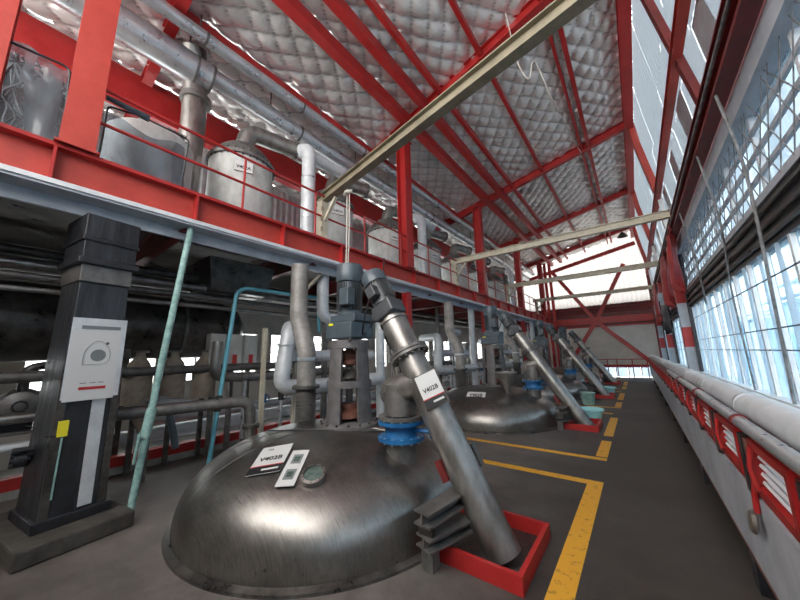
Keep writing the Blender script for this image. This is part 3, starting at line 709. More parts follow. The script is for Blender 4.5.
# ================================================================== black wrapped column, plinth, props
RC = Matrix.Translation((-4.66, .58, 0)) @ Matrix.Rotation(math.radians(9), 4, 'Z')
bc = empty('wrapped_column', (-4.66, .58, 0), 'thick charcoal wrapped square column on a low concrete plinth at the left', 'column')
MB(RC).add([(-.30, -.24, .20), (.28, -.24, .20), (.28, .24, .20), (-.30, .24, .20), (-.27, -.20, 2.42), (.24, -.20, 2.42), (.24, .20, 2.42), (-.27, .20, 2.42)],
           [(0,3,2,1),(4,5,6,7),(0,1,5,4),(1,2,6,5),(2,3,7,6),(3,0,4,7)]).build('lower_casing', 'column_wrap', bc, bevel=.012)
MB(RC).box(-.33, .32, -.27, .27, .15, .24).build('base_collar', 'black', bc, bevel=.01)
MB(RC).box(-.28, .26, -.21, .21, 2.42, 2.62).build('middle_casing', 'mid_steel', bc, bevel=.01)
MB(RC).box(-.31, .30, -.25, .25, 2.60, 2.67).build('collar', 'black', bc, bevel=.012)
MB(RC).box(-.28, .27, -.22, .22, 2.67, 2.86).build('upper_casing', 'column_wrap', bc, bevel=.01)
MB(RC).box(-.30, .29, -.24, .24, 2.85, 2.89).build('collar', 'black', bc, bevel=.01)
MB(RC).box(-.28, .27, -.23, .23, 2.89, 3.145).build('head_casing', 'column_wrap', bc, bevel=.012)
for yy in (-.2, .19): MB(RC).box(.27, .295, yy - .03, yy + .03, .24, 1.5).build('corner_strip', 'dark_steel', bc)
MB(RC).box(.272, .287, .02, .12, .26, 1.35).build('pale_strip', 'white_clad', bc)
MB(RC).box(.268, .280, -.14, -.02, .26, 1.35).build('recess_strip', 'black', bc)
MB(RC).tube([(.30, -.27, .95), (.30, -.12, .93), (-.3, -.27, 1.0), ], .006, 6).build('strap', 'black', bc)
MB(RC).box(.285, .31, -.20, -.13, .93, 1.07).build('yellow_tag', 'yellow_tag', bc)
MB(RC).tube([(.30, -.16, .92), (.31, -.17, .4)], .008, 6).build('tag_cord', 'mint', bc)
pb = empty('column_plinth', (-4.66, .58, 0), 'low dirty concrete plinth under the charcoal column', 'plinth')
MB(RC).box(-.62, .56, -.40, .38, 0, .15).build('slab', 'plinth', pb, bevel=.02)
vm = empty('valve_cluster', (-4.9, .1, .9), 'black hand-valve cluster clamped to the left face of the charcoal column', 'valve')
MB().tube([(-4.75, .22, .72), (-4.75, .30, .72)], .07, 14).build('body', 'black', vm, True)
for k in range(4): MB().tube([(-4.75 + .05 * k - .08, .20, .66 + .05 * k), (-4.75 + .05 * k - .08, .34, .66 + .05 * k)], .025, 10).build('stem', 'black', vm, True)
# poster in a plastic wallet on the column
po = empty('column_poster', (-4.4, .6, 1.6), 'white notice with a grey sketch and red line fixed to the charcoal column', 'notice')
fm = frame((-4.338, .62, 1.64), (-.156, .988, 0), (0, 0, 1))
MB(fm).box(-.21, .21, -.38, .40, -.006, 0).build('plastic_wallet', 'white_clad', po)
sh = MB(fm).box(-.20, .17, -.40, .28, .001, .004).build('sheet', 'paper', po)
MB(fm).box(-.14, .16, .29, .325, .001, .003).build('header_bar', 'print_grey', po)
MB(fm).box(-.10, .10, -.30, -.272, .004, .006).build('red_line', 'print_red', sh)
for q in (-.07, 0, .06): MB(fm).box(q - .025, q + .02, -.24, -.232, .004, .005).build('text_line', 'print_grey', sh)
MB(fm).tube(bend([(-.10, -.06, .006), (-.10, .08, .006), (0, .20, .006), (.10, .10, .006), (.10, -.06, .006), (-.10, -.06, .006)], .08), .002, 5).build('sketch_outline', 'print_grey', sh)
MB(fm @ Matrix.Translation((.01, .03, .0045))).lathe([(0, .001), (.055, .0008), (.06, 0)], n=14).build('sketch_shape', 'print_grey', sh)
MB(fm @ Matrix.Translation((.07, .15, .0045))).lathe([(0, .001), (.014, 0)], n=10).build('sketch_dot', 'print', sh)
# mint prop
gp = empty('mint_prop', (-4.25, 1.05, 0), 'peeling mint green round prop leaning from the floor to the mezzanine', 'prop')
MB().tube([(-4.33, 1.03, 0), (-4.36, 1.12, 1.0), (-4.38, 1.33, 3.29)], [.034, .036, .036], 12).build('pole', 'mint', gp, True)
MB().tube([(-4.35, 1.09, .78), (-4.36, 1.13, 1.08)], .05, 12).build('clamp', 'mint', gp, True)
MB().tube([(-4.29, 1.03, .85), (-4.30, 1.01, .55)], .014, 8).build('lever', 'mint', gp, True)
# light blue hose frame
bp = empty('blue_hose', (-5.2, 2.4, 0), 'light blue pipe rising from the floor and turning along under the mezzanine', 'pipe')
MB().tube(bend([(-5.1, 2.05, 0), (-5.15, 2.3, 2.68), (-5.15, 2.42, 2.78), (-5.1, 3.9, 2.80), (-5.1, 3.95, 2.1)], .08), .032, 12).build('pipe', 'sky_blue', bp, True)
MB().tube([(-5.1, 2.05, 0), (-5.1, 2.05, .02)], .06, 12).build('foot', 'sky_blue', bp)

# ================================================================== TANKS
TX, TR, TH, TN = -3.1, 1.56, .75, 2.35
def domez(r): return TH * max(0, 1 - (r / TR) ** TN) ** (1 / TN) + .03
def dome_pose(p, ty, lift, updir):
    dx, dy = p[0] - TX, p[1] - ty; r = math.hypot(dx, dy); e = .01
    sl = (domez(r + e) - domez(r - e)) / (2 * e); n = Vector((-sl * dx / r, -sl * dy / r, 1)).normalized()
    u = Vector(updir); u = (u - n * u.dot(n)).normalized(); c = Vector((p[0], p[1], domez(r))) + n * lift
    m = Matrix((u.cross(n), u, n)).transposed().to_4x4(); m.translation = c; return m
def tank(ty, lab, k):
    t = empty('process_tank', (TX, ty, 0), lab, 'tank', 'domed steel tanks sunk in the floor'); c = (TX, ty, 0)
    prof = [(TR * math.sin(PI / 2 * i / 28), 0) for i in range(29)]
    prof = [(r, domez(r)) for r, _ in prof][::-1] + []
    prof = [(TR, 0)] + prof
    MB().lathe(prof, c, 96).build('dome', 'steel', t, True)
    MB().lathe([(TR + .0, .035), (TR + .05, .02), (TR + .055, 0), ], c, 96).build('rim', 'dark_steel', t, True)
    for a in (-100, 20, 140, 235):
        mb = MB(); a = math.radians(a)
        mb.tube([(TX + math.cos(a) * r, ty + math.sin(a) * r, domez(r) + .0005) for r in [.4 + 1.14 * i / 12 for i in range(13)]], .006, 5)
        mb.build('weld_seam', 'tube_steel', t, True)
    # lifting lug
    a = math.radians(150 if k == 0 else 200); 
    lx, ly = TX + 1.45 * math.cos(a), ty + 1.45 * math.sin(a)
    pz = domez(1.45)
    lug = MB(frame((lx, ly, pz + .02), (-math.sin(a), math.cos(a), 0), (0, 0, 1)))
    lug.box(-.10, .10, -.16, .03, -.02, .02); lug.tube([(0, .03, -.02), (0, .03, .02)], .10, 18)
    lug.build('lifting_lug', 'mid_steel', t)
    MB(frame((lx, ly, pz + .05), (-math.sin(a), math.cos(a), 0), (0, 0, 1))).tube([(0, 0, -.05), (0, 0, .05)], .04, 14).build('lug_pin', 'dark_steel', t, True)
    return t
def agitator(ty, lab):
    x, y = -2.98, ty + .15; a = empty('agitator_drive', (x, y, .76), lab, 'agitator drive', 'vertical agitator drives')
    zb = .76
    MB().lathe([(0, 0), (.37, 0), (.37, .06), (.33, .085), (.0, .085)], (x, y, zb - .03), 36).build('base_flange', 'cast', a, True)
    MB().bolts((x, y), .345, zb + .03, 16, .015, .035).build('flange_bolts', 'dark_steel', a)
    for q in (2, 92, 182, 272):
        def fn(u, v, q=q, inner=False):
            an = math.radians(q - 23 + 46 * u); r = (.30 - .05 * v) - (.05 if inner else 0)
            return (x + r * math.cos(an), y + r * math.sin(an), zb + .05 + .95 * v)
        mb = MB(); a0 = []; n = 6
        vs = [fn(i / n, v) for v in (0, 1) for i in range(n + 1)] + [fn(i / n, v, q, True) for v in (0, 1) for i in range(n + 1)]
        o_, t_, i_, j_ = 0, n + 1, 2 * (n + 1), 3 * (n + 1); fs = []
        for k in range(n):
            fs += [(o_ + k, o_ + k + 1, t_ + k + 1, t_ + k), (i_ + k + 1, i_ + k, j_ + k, j_ + k + 1), (t_ + k, t_ + k + 1, j_ + k + 1, j_ + k), (o_ + k + 1, o_ + k, i_ + k, i_ + k + 1)]
        fs += [(o_, t_, j_, i_), (o_ + n, i_ + n, j_ + n, t_ + n)]
        mb.add(vs, fs).build('frame_leg', 'cast', a)
    MB().tube([(x, y, 1.76), (x, y, 1.80)], .26, 32).build('frame_plate', 'cast', a)
    for z, w in ((1.22, .285), (1.70, .262)): MB().lathe([(w - .06, 0), (w, 0), (w - .005, .08), (w - .06, .08), (w - .06, 0)], (x, y, z), 36).build('frame_ring', 'cast', a)
    MB().tube([(x, y, zb), (x, y, 1.78)], .045, 14).build('shaft', 'mid_steel', a, True)
    MB().lathe([(0, 0), (.20, 0), (.20, .07), (.12, .10), (.12, .16), (.0, .16)], (x, y, .86), 24).build('seal_housing', 'rust', a, True)
    MB().lathe([(0, 0), (.17, 0), (.12, .08), (.06, .11), (0, .11)], (x, y, 1.33), 24).build('bearing', 'dark_steel', a, True)
    MB().lathe([(.05, 0), (.12, .02), (.12, .07), (.09, .08), (.09, .12), (.12, .13), (.12, .19), (.05, .2)], (x, y, 1.48), 24).build('coupling', 'rust', a, True)
    g = MB().box(x - .24, x + .24, y - .20, y + .20, 1.82, 2.03).build('gearbox', 'motor', a, bevel=.02)
    MB().box(x - .20, x + .26, y - .16, y + .16, 2.03, 2.13).build('gearbox_cover', 'motor', g, bevel=.015)
    MB().box(x - .17, x - .09, y - .207, y - .2, 2.05 - .06, 2.02).build('warning_sticker', 'yellow_tag', g)
    for s in (-1, 1): MB().tube([(x + s * .2, y - .2, 1.79), (x + s * .2, y - .14, 1.82)], .02, 8).build('mount_bolt', 'mid_steel', g)
    m = MB().lathe([(0, 0), (.16, 0), (.16, .03), (.145, .04), (.145, .46), (.16, .46), (.16, .49)], (x, y, 2.13), 32).build('motor_body', 'motor', a, True)
    mb = MB()
    for k in range(30):
        an = 2 * PI * k / 30
        mb.bar((x + .155 * math.cos(an), y + .155 * math.sin(an), 2.19), (x + .155 * math.cos(an), y + .155 * math.sin(an), 2.56), .006, .03, (math.cos(an), math.sin(an), 0))
    mb.build('cooling_fins', 'motor_dark', m)
    MB().lathe([(.175, 0), (.18, .02), (.18, .20), (.165, .235), (.08, .25), (0, .25)], (x, y, 2.58), 32).build('fan_cover', 'motor', m, True)
    MB().box(x + .04, x + .20, y - .22, y - .10, 2.24, 2.46).build('terminal_box', 'motor', m, bevel=.012)
    return a
def conveyor(ty, lab, tip, k):
    y = ty - .03; f = Vector((-1.03, y, .03)); top = Vector(tip); top.y = y; d = top - f; Lg = d.length
    Z = zto(f, d); c = empty('screw_conveyor', tuple(f), lab, 'screw conveyor', 'inclined screw conveyors')
    T = Lg - .72
    MB(Z).lathe([(.0, -.0), (.145, 0), (.145, T)], n=32).build('tube', 'tube_steel', c, True)
    for z in (T * .82,):
        MB(Z).lathe([(.145, -.03), (.21, -.03), (.21, .0), (.145, .0)], (0, 0, z), 32).build('flange', 'mid_steel', c, True)
        MB(Z).lathe([(.145, .01), (.21, .01), (.21, .035), (.145, .035)], (0, 0, z), 32).build('flange', 'mid_steel', c, True)
        MB(Z).bolts((0, 0), .185, z - .05, 16, .012, .10).build('flange_bolts', 'dark_steel', c)
    MB(Z).lathe([(.145, T), (.16, T), (.16, T + .03), (.10, T + .05), (.10, T + .09)], n=28).build('end_cap', 'tube_steel', c, True)
    MB(Z).box(-.16, -.148, -.06, .06, T - .24, T - .08).build('inspection_slot', 'black', c)
    sm = 1.0
    g = MB(Z).box(-.14, .14, -.13, .13, T + .08, T + .25).build('gearbox', 'motor_dark', c, bevel=.02)
    MB(Z).box(-.19, .10, -.10, .10, T + .12, T + .22).build('gearbox_cover', 'motor_dark', g, bevel=.015)
    m = MB(Z).lathe([(0, 0), (.13, 0), (.13, .03), (.115, .04), (.115, .3)], (0, 0, T + .25), 28).build('motor_body', 'motor_dark', c, True)
    mb = MB(Z)
    for q in range(26):
        an = 2 * PI * q / 26; mb.bar((.125 * math.cos(an), .125 * math.sin(an), T + .30), (.125 * math.cos(an), .125 * math.sin(an), T + .54), .006, .03, (math.cos(an), math.sin(an), 0))
    mb.build('cooling_fins', 'motor_dark', m)
    MB(Z).lathe([(.142, 0), (.145, .02), (.145, .13), (.13, .155), (0, .165)], (0, 0, T + .53), 28).build('fan_cover', 'motor', m, True)
    MB(Z).box(-.06, .06, -.20, -.10, T + .32, T + .46).build('terminal_box', 'motor_dark', m, bevel=.01)
    # outlet elbow down onto the tank nozzle
    nx = -2.02; q = f + d * ((1.72 if k == 0 else 1.6) / 2.51)
    q = f + d.normalized() * (T * .68)
    MB().tube(bend([q, (nx - .12, y, q.z - .12), (nx, y, 1.18), (nx, y, 1.0)], .16, 6), [.10] + [.15] * 20 if False else .15, 22).build('outlet_elbow', 'tube_steel', c, True)
    MB().tube([(nx, y, 1.0), (nx, y, 1.30)], .165, 24).build('outlet_spool', 'mid_steel', c, True)
    MB().tube(bend([top - d.normalized() * .15 + Vector((-.10, .02, -.08)), (top.x - .35, y + .15, 1.75), (top.x - .30, y + .5, 2.2), (top.x - .55, y + .9, 3.1)], .3), .011, 6).build('power_lead', 'black', c, True)
    # support bracket
    sp = empty('conveyor_support', (-1.42, y - .3, 0), 'grey steel channel support under the %s screw conveyor' % ['nearest', 'second', 'third', 'farthest'][k], 'support', 'conveyor supports')
    MB().ibeam((-1.42, y - .56, .40), (-1.36, y - .05, .40), .15, .10, .015).build('upper_channel', 'mid_steel', sp)
    MB().ibeam((-1.44, y - .52, .22), (-1.30, y - .05, .22), .16, .09, .015).build('lower_channel', 'mid_steel', sp)
    MB().box(-1.50, -1.40, y - .46, y - .36, 0, .175).build('foot', 'mid_steel', sp)
    MB().box(-1.49, -1.37, y - .50, y - .47, .26, .36).build('spacer', 'dark_steel', sp)
    MB(Z).box(-.18, -.12, -.11, -.05, .62, .80).build('clamp_plate', 'maroon', c)
    MB(Z).box(-.10, .10, .147, .21, .60, .80).build('clamp_plate', 'dark_steel', c)
    return c
def valve(ty, lab):
    x, y = -2.02, ty - .03; v = empty('blue_valve', (x, y, .7), lab, 'valve', 'blue valves on the tanks'); 
    MB().lathe([(.155, 0), (.155, .38)], (x, y, .40), 28).build('nozzle', 'mid_steel', v, True)
    MB().lathe([(.16, 0), (.235, 0), (.235, .035), (.175, .04), (.165, .07), (.165, .12), (.175, .15), (.235, .155), (.235, .19), (.16, .19)], (x, y, .76), 32).build('body', 'blue', v, True)
    MB().bolts((x, y), .21, .74, 14, .013, .06).build('flange_bolts', 'cladding', v)
    MB().bolts((x, y), .21, .91, 14, .013, .06).build('flange_bolts', 'cladding', v)
    MB().lathe([(.16, 0), (.23, 0), (.23, .03), (.16, .03)], (x, y, .96), 32).build('upper_flange', 'mid_steel', v, True)
    MB().tube([(x + .16, y + .02, .86), (x + .36, y + .05, .86)], .02, 8).build('stem', 'blue', v, True)
    MB(zto((x + .36, y + .05, .86), (1, .1, 0))).tube([(.07 * math.cos(a * PI / 6), .07 * math.sin(a * PI / 6), 0) for a in range(13)], .010, 6).build('hand_wheel', 'blue', v, True)
    return v
def pit(ty, lab):
    p = empty('conveyor_pit_kerb', (-1.2, ty + .1, 0), lab, 'kerb frame', 'red kerb frames around the conveyor feet')
    x0, x1, y0, y1 = -1.53, -.80, ty - .33, ty + .48
    for a in ((x0, x1, y0, y0 + .035), (x0, x1, y1 - .035, y1), (x1 - .035, x1, y0 + .035, y1 - .035), (x0, x0 + .035, y0 + .035, y1 - .035)):
        MB().box(*a, 0, .12).build('side_plate', 'red', p)
    MB().box(x0 + .035, x1 - .035, y0 + .035, y1 - .035, .001, .006).build('pit_cover', 'dark_steel', p)
    return p
TY = [2.65, 7.72, 12.8, 17.85]
nm = ['nearest', 'second', 'third', 'farthest']
for k, ty in enumerate(TY):
    t = tank(ty, ['domed steel tank in the foreground with two white stickers and a sight glass', 'domed steel tank behind the foreground one with a funnel on top', 'third domed steel tank from the camera', 'farthest domed steel tank near the end wall'][k], k)
    agitator(ty, ['vertical grey motor on an open cast frame on the foreground tank', 'vertical grey motor on the tank with the funnel', 'vertical grey motor on the third tank', 'vertical grey motor on the farthest tank'][k])
    conveyor(ty, ['large inclined steel screw conveyor in the foreground with a white sign', 'inclined screw conveyor over the tank with the funnel', 'third inclined screw conveyor from the camera', 'farthest inclined screw conveyor'][k], (-2.42, 0, 2.58) if k == 0 else (-2.62, 0, 2.58), k)
    valve(ty, 'blue flanged valve under the %s screw conveyor' % nm[k])
    pit(ty, 'red kerb frame around the foot of the %s screw conveyor' % nm[k])
    if k in (1, 2):
        b = empty('plastic_basin', (-1.0, ty + .6, 0), 'turquoise plastic basin behind the %s conveyor foot' % nm[k], 'basin', 'turquoise basins')
        bx = (-1.02, ty + .82, 0)
        MB().lathe([(0, .01), (.17, .01), (.175, 0), (.235, .26), (.25, .26), (.25, .28), (.22, .28), (.165, .03), (0, .03)], bx, 28).build('bowl', 'basin', b, True)
        MB().lathe([(.238, .225), (.262, .24), (.262, .262), (.24, .262)], bx, 28).build('rim', 'basin', b, True)
# name plates on the tanks
def dome_sign(fm, wdt, hgt, body, lab, strip=True, grp=None):
    s = empty('tank_sign', tuple(fm.translation), lab, 'sign', grp)
    MB(fm).box(-wdt / 2, wdt / 2, -hgt / 2, hgt / 2, 0, .006).build('plate', 'paper', s)
    if strip:
        MB(fm).box(-wdt / 2, wdt / 2, -hgt / 2, -hgt / 2 + hgt * .24, .006, .008).build('black_strip', 'print', s)
        MB(fm).box(-wdt / 2, wdt / 2, -hgt / 2 + hgt * .24, -hgt / 2 + hgt * .27, .006, .008).build('red_strip', 'print_red', s)
        MB(fm).box(-wdt * .1, wdt * .40, -hgt / 2 + hgt * .09, -hgt / 2 + hgt * .15, .008, .009).build('white_bar', 'paper', s)
    if body: text_mesh(body, wdt * .27, 'lettering', 'print', fm @ Matrix.Translation((0, 0 if strip else 0, .0075)), s)
    return s
fm = dome_pose((-2.86, 1.70), TY[0], .006, (-.33, .42, 0))
s1 = dome_sign(fm, .30, .42, 'V402B', 'white sign with a black lower strip stuck on the foreground tank')
text_mesh('402', .035, 'lettering', 'print_grey', fm @ Matrix.Translation((-.05, .15, .0075)), s1)
fm = dome_pose((-2.56, 1.74), TY[0], .006, (-.36, .50, 0))
s2 = dome_sign(fm, .16, .44, None, 'narrow white sticker with two dark panels beside the tank sign', False)
for q in (-.09, .10):
    MB(fm).box(-.045, .045, q - .06, q + .06, .006, .008).build('dark_panel', 'print_grey', s2)
    MB(fm).box(-.028, .028, q - .035, q + .03, .008, .009).build('panel_face', 'glass_dark', s2)
# sight glass
fm = dome_pose((-2.33, 1.78), TY[0], 0, (0, 1, 0))
sg = empty('sight_glass', tuple(fm.translation), 'round steel rimmed sight glass on the foreground tank', 'sight glass')
MB(fm).lathe([(.075, -.03), (.105, .0), (.105, .045), (.082, .05), (.082, .03)], n=28).build('ring', 'tube_steel', sg, True)
MB(fm).lathe([(0, .034), (.083, .03)], n=28).build('glass', 'glass_dark', sg, True)
MB(fm).bolts((0, 0), .094, .04, 8, .006, .012).build('ring_bolts', 'dark_steel', sg)
# sign on the near conveyor
f = Vector((-1.03, 2.62, .03)); d = (Vector((-2.42, 2.62, 2.58)) - f).normalized()
up = d; right = Vector((0, -1, 0)).cross(up) * -1
c = f + d * 1.33 + Vector((.13, -.155, .03))
fmc = frame(c, (.86, 0, .50), (-.5, 0, .86)); 
rr_ = Vector((.45, .70, .30)).normalized(); fmc = frame(f + d * 1.36 + Vector((.12, -.13, .06)), (.80, .35, .40), d)
cs = dome_sign(fmc, .21, .30, 'V402B', 'white sign with red and black lower edge strapped to the foreground conveyor')
cs.name = 'conveyor_sign'
MB(fmc).box(-.115, .115, -.165, .16, -.02, -.001).build('back_board', 'dark_steel', cs)
# sign and funnel on tank two
fm = dome_pose((-3.0, 6.78), TY[1], .10, (0, .25, 1)); fm = frame((-3.02, 6.72, .66), (1, .1, 0), (0, .75, .6))
s3 = dome_sign(fm, .42, .19, 'V403B', 'small white sign on a dark foot on the second tank', False); MB(fm).box(-.21, .21, -.14, -.09, -.05, .0).build('sign_foot', 'dark_steel', s3)
MB().box(-3.1, -2.9, 6.74, 6.8, .46, .62).build('sign_stand', 'dark_steel', s3)
fn_ = empty('steel_funnel', (-2.5, 7.15, .6), 'steel funnel standing on the second tank', 'funnel')
MB().lathe([(.035, .0), (.035, .22), (.06, .30), (.24, .56), (.24, .66), (.225, .66), (.22, .57), (.04, .30)], (-2.45, 7.15, .50), 28).build('cone', 'tube_steel', fn_, True)
MB().lathe([(.0, 0), (.07, 0), (.07, .04), (.03, .06)], (-2.45, 7.15, .50), 20).build('foot', 'mid_steel', fn_, True)
MB().lathe([(.24, .64), (.255, .65), (.24, .665)], (-2.45, 7.15, .50), 28).build('rim', 'cladding', fn_, True)
tc_ = MB().tube(bend([(-4.35, 2.35, .33), (-4.0, 2.25, domez(.98) + .012), (-3.5, 2.15, domez(.64) + .012), (-3.0, 2.35, .79), (-2.45, 2.75, domez(.66) + .012), (-2.35, 3.0, .72), (-2.5, 3.2, 1.2), (-2.55, 3.0, 2.0)], .25), .008, 6).build('power_cable', 'black', None, True)
tag(tc_, 'thin black cable lying across the top of the foreground tank', 'cable')

# ================================================================== pipework behind the tanks
ST = lambda p, path, r, name='pipe_run', m='white_clad', n=16, b=.18: MB().tube(bend(path, b), r, n).build(name, m, p, True)
def corr_riser(ty, k):
    y = ty + .22; x = -3.98
    p = empty('vent_riser', (x, y, .5), 'grey ribbed vent pipe rising from the %s tank, kinked near the top' % nm[k], 'pipe', 'vent risers behind the tanks')
    prof = []
    z = .62
    while z < 1.15: prof += [(.135, z), (.150, z + .012), (.135, z + .024)]; z += .024
    MB().lathe(prof, (x, y, 0), 28).build('bellows', 'mid_steel', p, True)
    for z in (.60, 1.15): MB().lathe([(.13, 0), (.20, 0), (.20, .035), (.13, .035)], (x, y, z), 28).build('flange', 'dark_steel', p, True)
    MB().bolts((x, y), .175, .585, 12, .012, .06).build('flange_bolts', 'mid_steel', p); MB().bolts((x, y), .175, 1.14, 12, .012, .06).build('flange_bolts', 'mid_steel', p)
    MB().tube([(x, y, .30), (x, y, .62)], .14, 22).build('nozzle', 'mid_steel', p, True)
    ST(p, [(x, y, 1.17), (x, y, 1.68), (x - .28, y + .02, 2.25), (x - .28, y + .02, 3.1)], .135, 'upper_pipe', 'duct_grey', 22, .1)
    MB().tube([(x, y, 1.55), (x, y, 1.60)], .143, 22).build('weld_band', 'cladding', p, True)
for k, ty in enumerate(TY): corr_riser(ty, k)
def bay_pipes(y0, k):
    """one bay of the service pipework; y0 = distance of the bay from the first one"""
    where = ['behind the foreground tank', 'behind the second tank', 'behind the third tank', 'behind the farthest tank'][k]
    p = empty('lagged_pipe', (-4.7, 3 + y0, 1), 'white lagged pipe with an elbow %s' % where, 'pipe')
    ST(p, [(-5.9, 3.9 + y0, 2.15), (-4.75, 3.05 + y0, 2.12), (-4.72, 2.9 + y0, 1.12), (-4.7, 3.6 + y0, 1.08), (-4.6, 5.2 + y0, 1.1)], .13, b=.2)
    for q in (1.35, 1.8): MB().tube([(-4.735, 2.97 + y0, q), (-4.735, 2.97 + y0, q + .02)], .14, 16).build('joint_band', 'cladding', p, True)
    p = empty('lagged_pipe', (-5, 4 + y0, 1.6), 'horizontal white lagged pipe crossing %s' % where, 'pipe')
    ST(p, [(-5.0, 3.2 + y0, 1.62), (-4.9, 5.3 + y0, 1.62)], .11)
    p = empty('lagged_pipe', (-4, 4 + y0, 2.5), 'white elbow pipe hanging under the mezzanine %s' % where, 'pipe')
    ST(p, [(-4.75, 3.75 + y0, 3.3), (-4.75, 3.75 + y0, 2.35), (-4.7, 4.3 + y0, 2.30)], .115)
    p = empty('tall_white_pipe', (-4.4, 5.6 + y0, 0), 'tall white pipe standing upright %s' % where, 'pipe')
    ST(p, [(-4.68, 5.35 + y0, 0), (-4.68, 5.35 + y0, 3.22)], .10); MB().tube([(-4.68, 5.35 + y0, 1.4), (-4.68, 5.35 + y0, 1.44)], .115, 16).build('joint_band', 'cladding', p, True)
    for q, (xx, yy, rr, mm) in enumerate(((-5.3, 5.0, .05, 'white_clad'), (-5.6, 4.5, .07, 'mid_steel'), (-5.9, 5.9, .06, 'cladding'), (-5.0, 6.3, .045, 'cream'))):
        o = ST(None, [(xx, yy + y0, 0), (xx, yy + y0, 3.3)], rr, 'riser_pipe', mm, 12)
        tag(o, '%s vertical riser pipe %s' % (['slim white', 'grey steel', 'bright silver', 'slim cream'][q], where), 'pipe')
    # row of grey cabinets with red marks
    for q in range(3):
        yy = 2.38 + y0 + q * .30
        c = empty('control_cabinet', (-5.95, yy, 1.4), 'narrow pale cabinet with a red mark %s, %s of three' % (where, ['left one', 'middle one', 'right one'][q]), 'cabinet', 'control cabinets in a row')
        MB().box(-6.1, -5.9, yy - .125, yy + .125, 1.38, 2.05).build('body', 'vessel', c, bevel=.01)
        MB().box(-5.9, -5.893, yy - .04, yy + .04, 1.5, 1.68).build('red_mark', 'print_red', c)
        MB().box(-6.05, -5.95, yy - .03, yy + .03, 0, 1.38).build('stand', 'mid_steel', c)
    p = empty('steel_header', (-5.6, 3 + y0, 1.3), 'dull steel header pipe with an upturned end %s' % where, 'pipe')
    ST(p, [(-5.65, 2.28 + y0, 1.9), (-5.65, 2.25 + y0, 1.32), (-5.65, 2.7 + y0, 1.28), (-5.65, 5.4 + y0, 1.28)], .085, m='tube_steel')
    for q in range(7):
        yy = 2.75 + y0 + .36 * q
        v = empty('branch_valve', (-5.6, yy, 1.0), '%s small branch valve under the header %s' % (['first', 'second', 'third', 'fourth', 'fifth', 'sixth', 'seventh'][q], where), 'valve', 'branch valves under the headers')
        MB().tube([(-5.6, yy, .25), (-5.6, yy, 1.22)], .032, 10).build('branch', 'cladding', v, True)
        MB().tube([(-5.6, yy, .80), (-5.6, yy, .95)], .055, 12).build('body', 'blue' if q % 2 else 'dark_steel', v, True)
        MB(zto((-5.50, yy, .88), (1, 0, 0))).tube([(.06 * math.cos(a * PI / 5), .06 * math.sin(a * PI / 5), 0) for a in range(11)], .010, 6).build('hand_wheel', 'blue' if q % 2 else 'black', v, True)
    p = empty('steel_header', (-6.1, 3 + y0, .7), 'low pair of steel pipes along the trench %s' % where, 'pipe')
    ST(p, [(-6.6, 1.7 + y0, .62), (-6.6, 5.8 + y0, .62)], .09, m='cladding'); ST(p, [(-6.9, 1.0 + y0, .35), (-6.9, 5.8 + y0, .35)], .12, m='white_clad')
for k in range(4): bay_pipes(5.07 * k, k)
# near elbow pipe onto the trench edge
p = empty('elbow_pipe', (-4.6, 2, .9), 'dull grey pipe with a flanged elbow turning down left of the foreground tank', 'pipe')
ST(p, [(-4.9, .95, 1.0), (-4.62, 2.0, 1.0), (-4.55, 2.33, 1.0), (-4.55, 2.36, .28)], .075, m='mid_steel', b=.16)
MB().tube([(-4.70, 1.93, 1.0), (-4.66, 1.97, 1.0)], .11, 16).build('flange', 'dark_steel', p, True)
MB().lathe([(.07, 0), (.115, 0), (.115, .03), (.07, .03)], (-4.55, 2.36, .62), 20).build('flange', 'dark_steel', p, True)
MB().lathe([(.07, 0), (.115, 0), (.115, .03), (.07, .03)], (-4.55, 2.36, .66), 20).build('flange', 'mid_steel', p, True)
MB().tube([(-4.55, 2.36, 0), (-4.55, 2.36, .3)], .06, 12).build('stand', 'mid_steel', p, True)
# cream stanchions
for i, (x, y) in enumerate(((-4.95, 2.72), (-5.0, 3.35), (-5.7, 7.8), (-5.7, 12.9))):
    s = empty('cream_stanchion', (x, y, 0), 'slim cream square stanchion under the mezzanine, %s from the left' % ['first', 'second', 'third', 'fourth'][i], 'stanchion', 'cream stanchions')
    zt = 3.24 if i == 1 else 2.1 if i == 0 else 3.2
    MB().box(x - .03, x + .03, y - .03, y + .03, 0, zt).build('post', 'cream', s); MB().box(x - .07, x + .07, y - .07, y + .07, 0, .012).build('foot_plate', 'cream', s)
    if i == 1: MB().bar((x, y, 2.7), (x + .45, y + .25, 3.2), .05, .05).build('strut', 'cream', s)
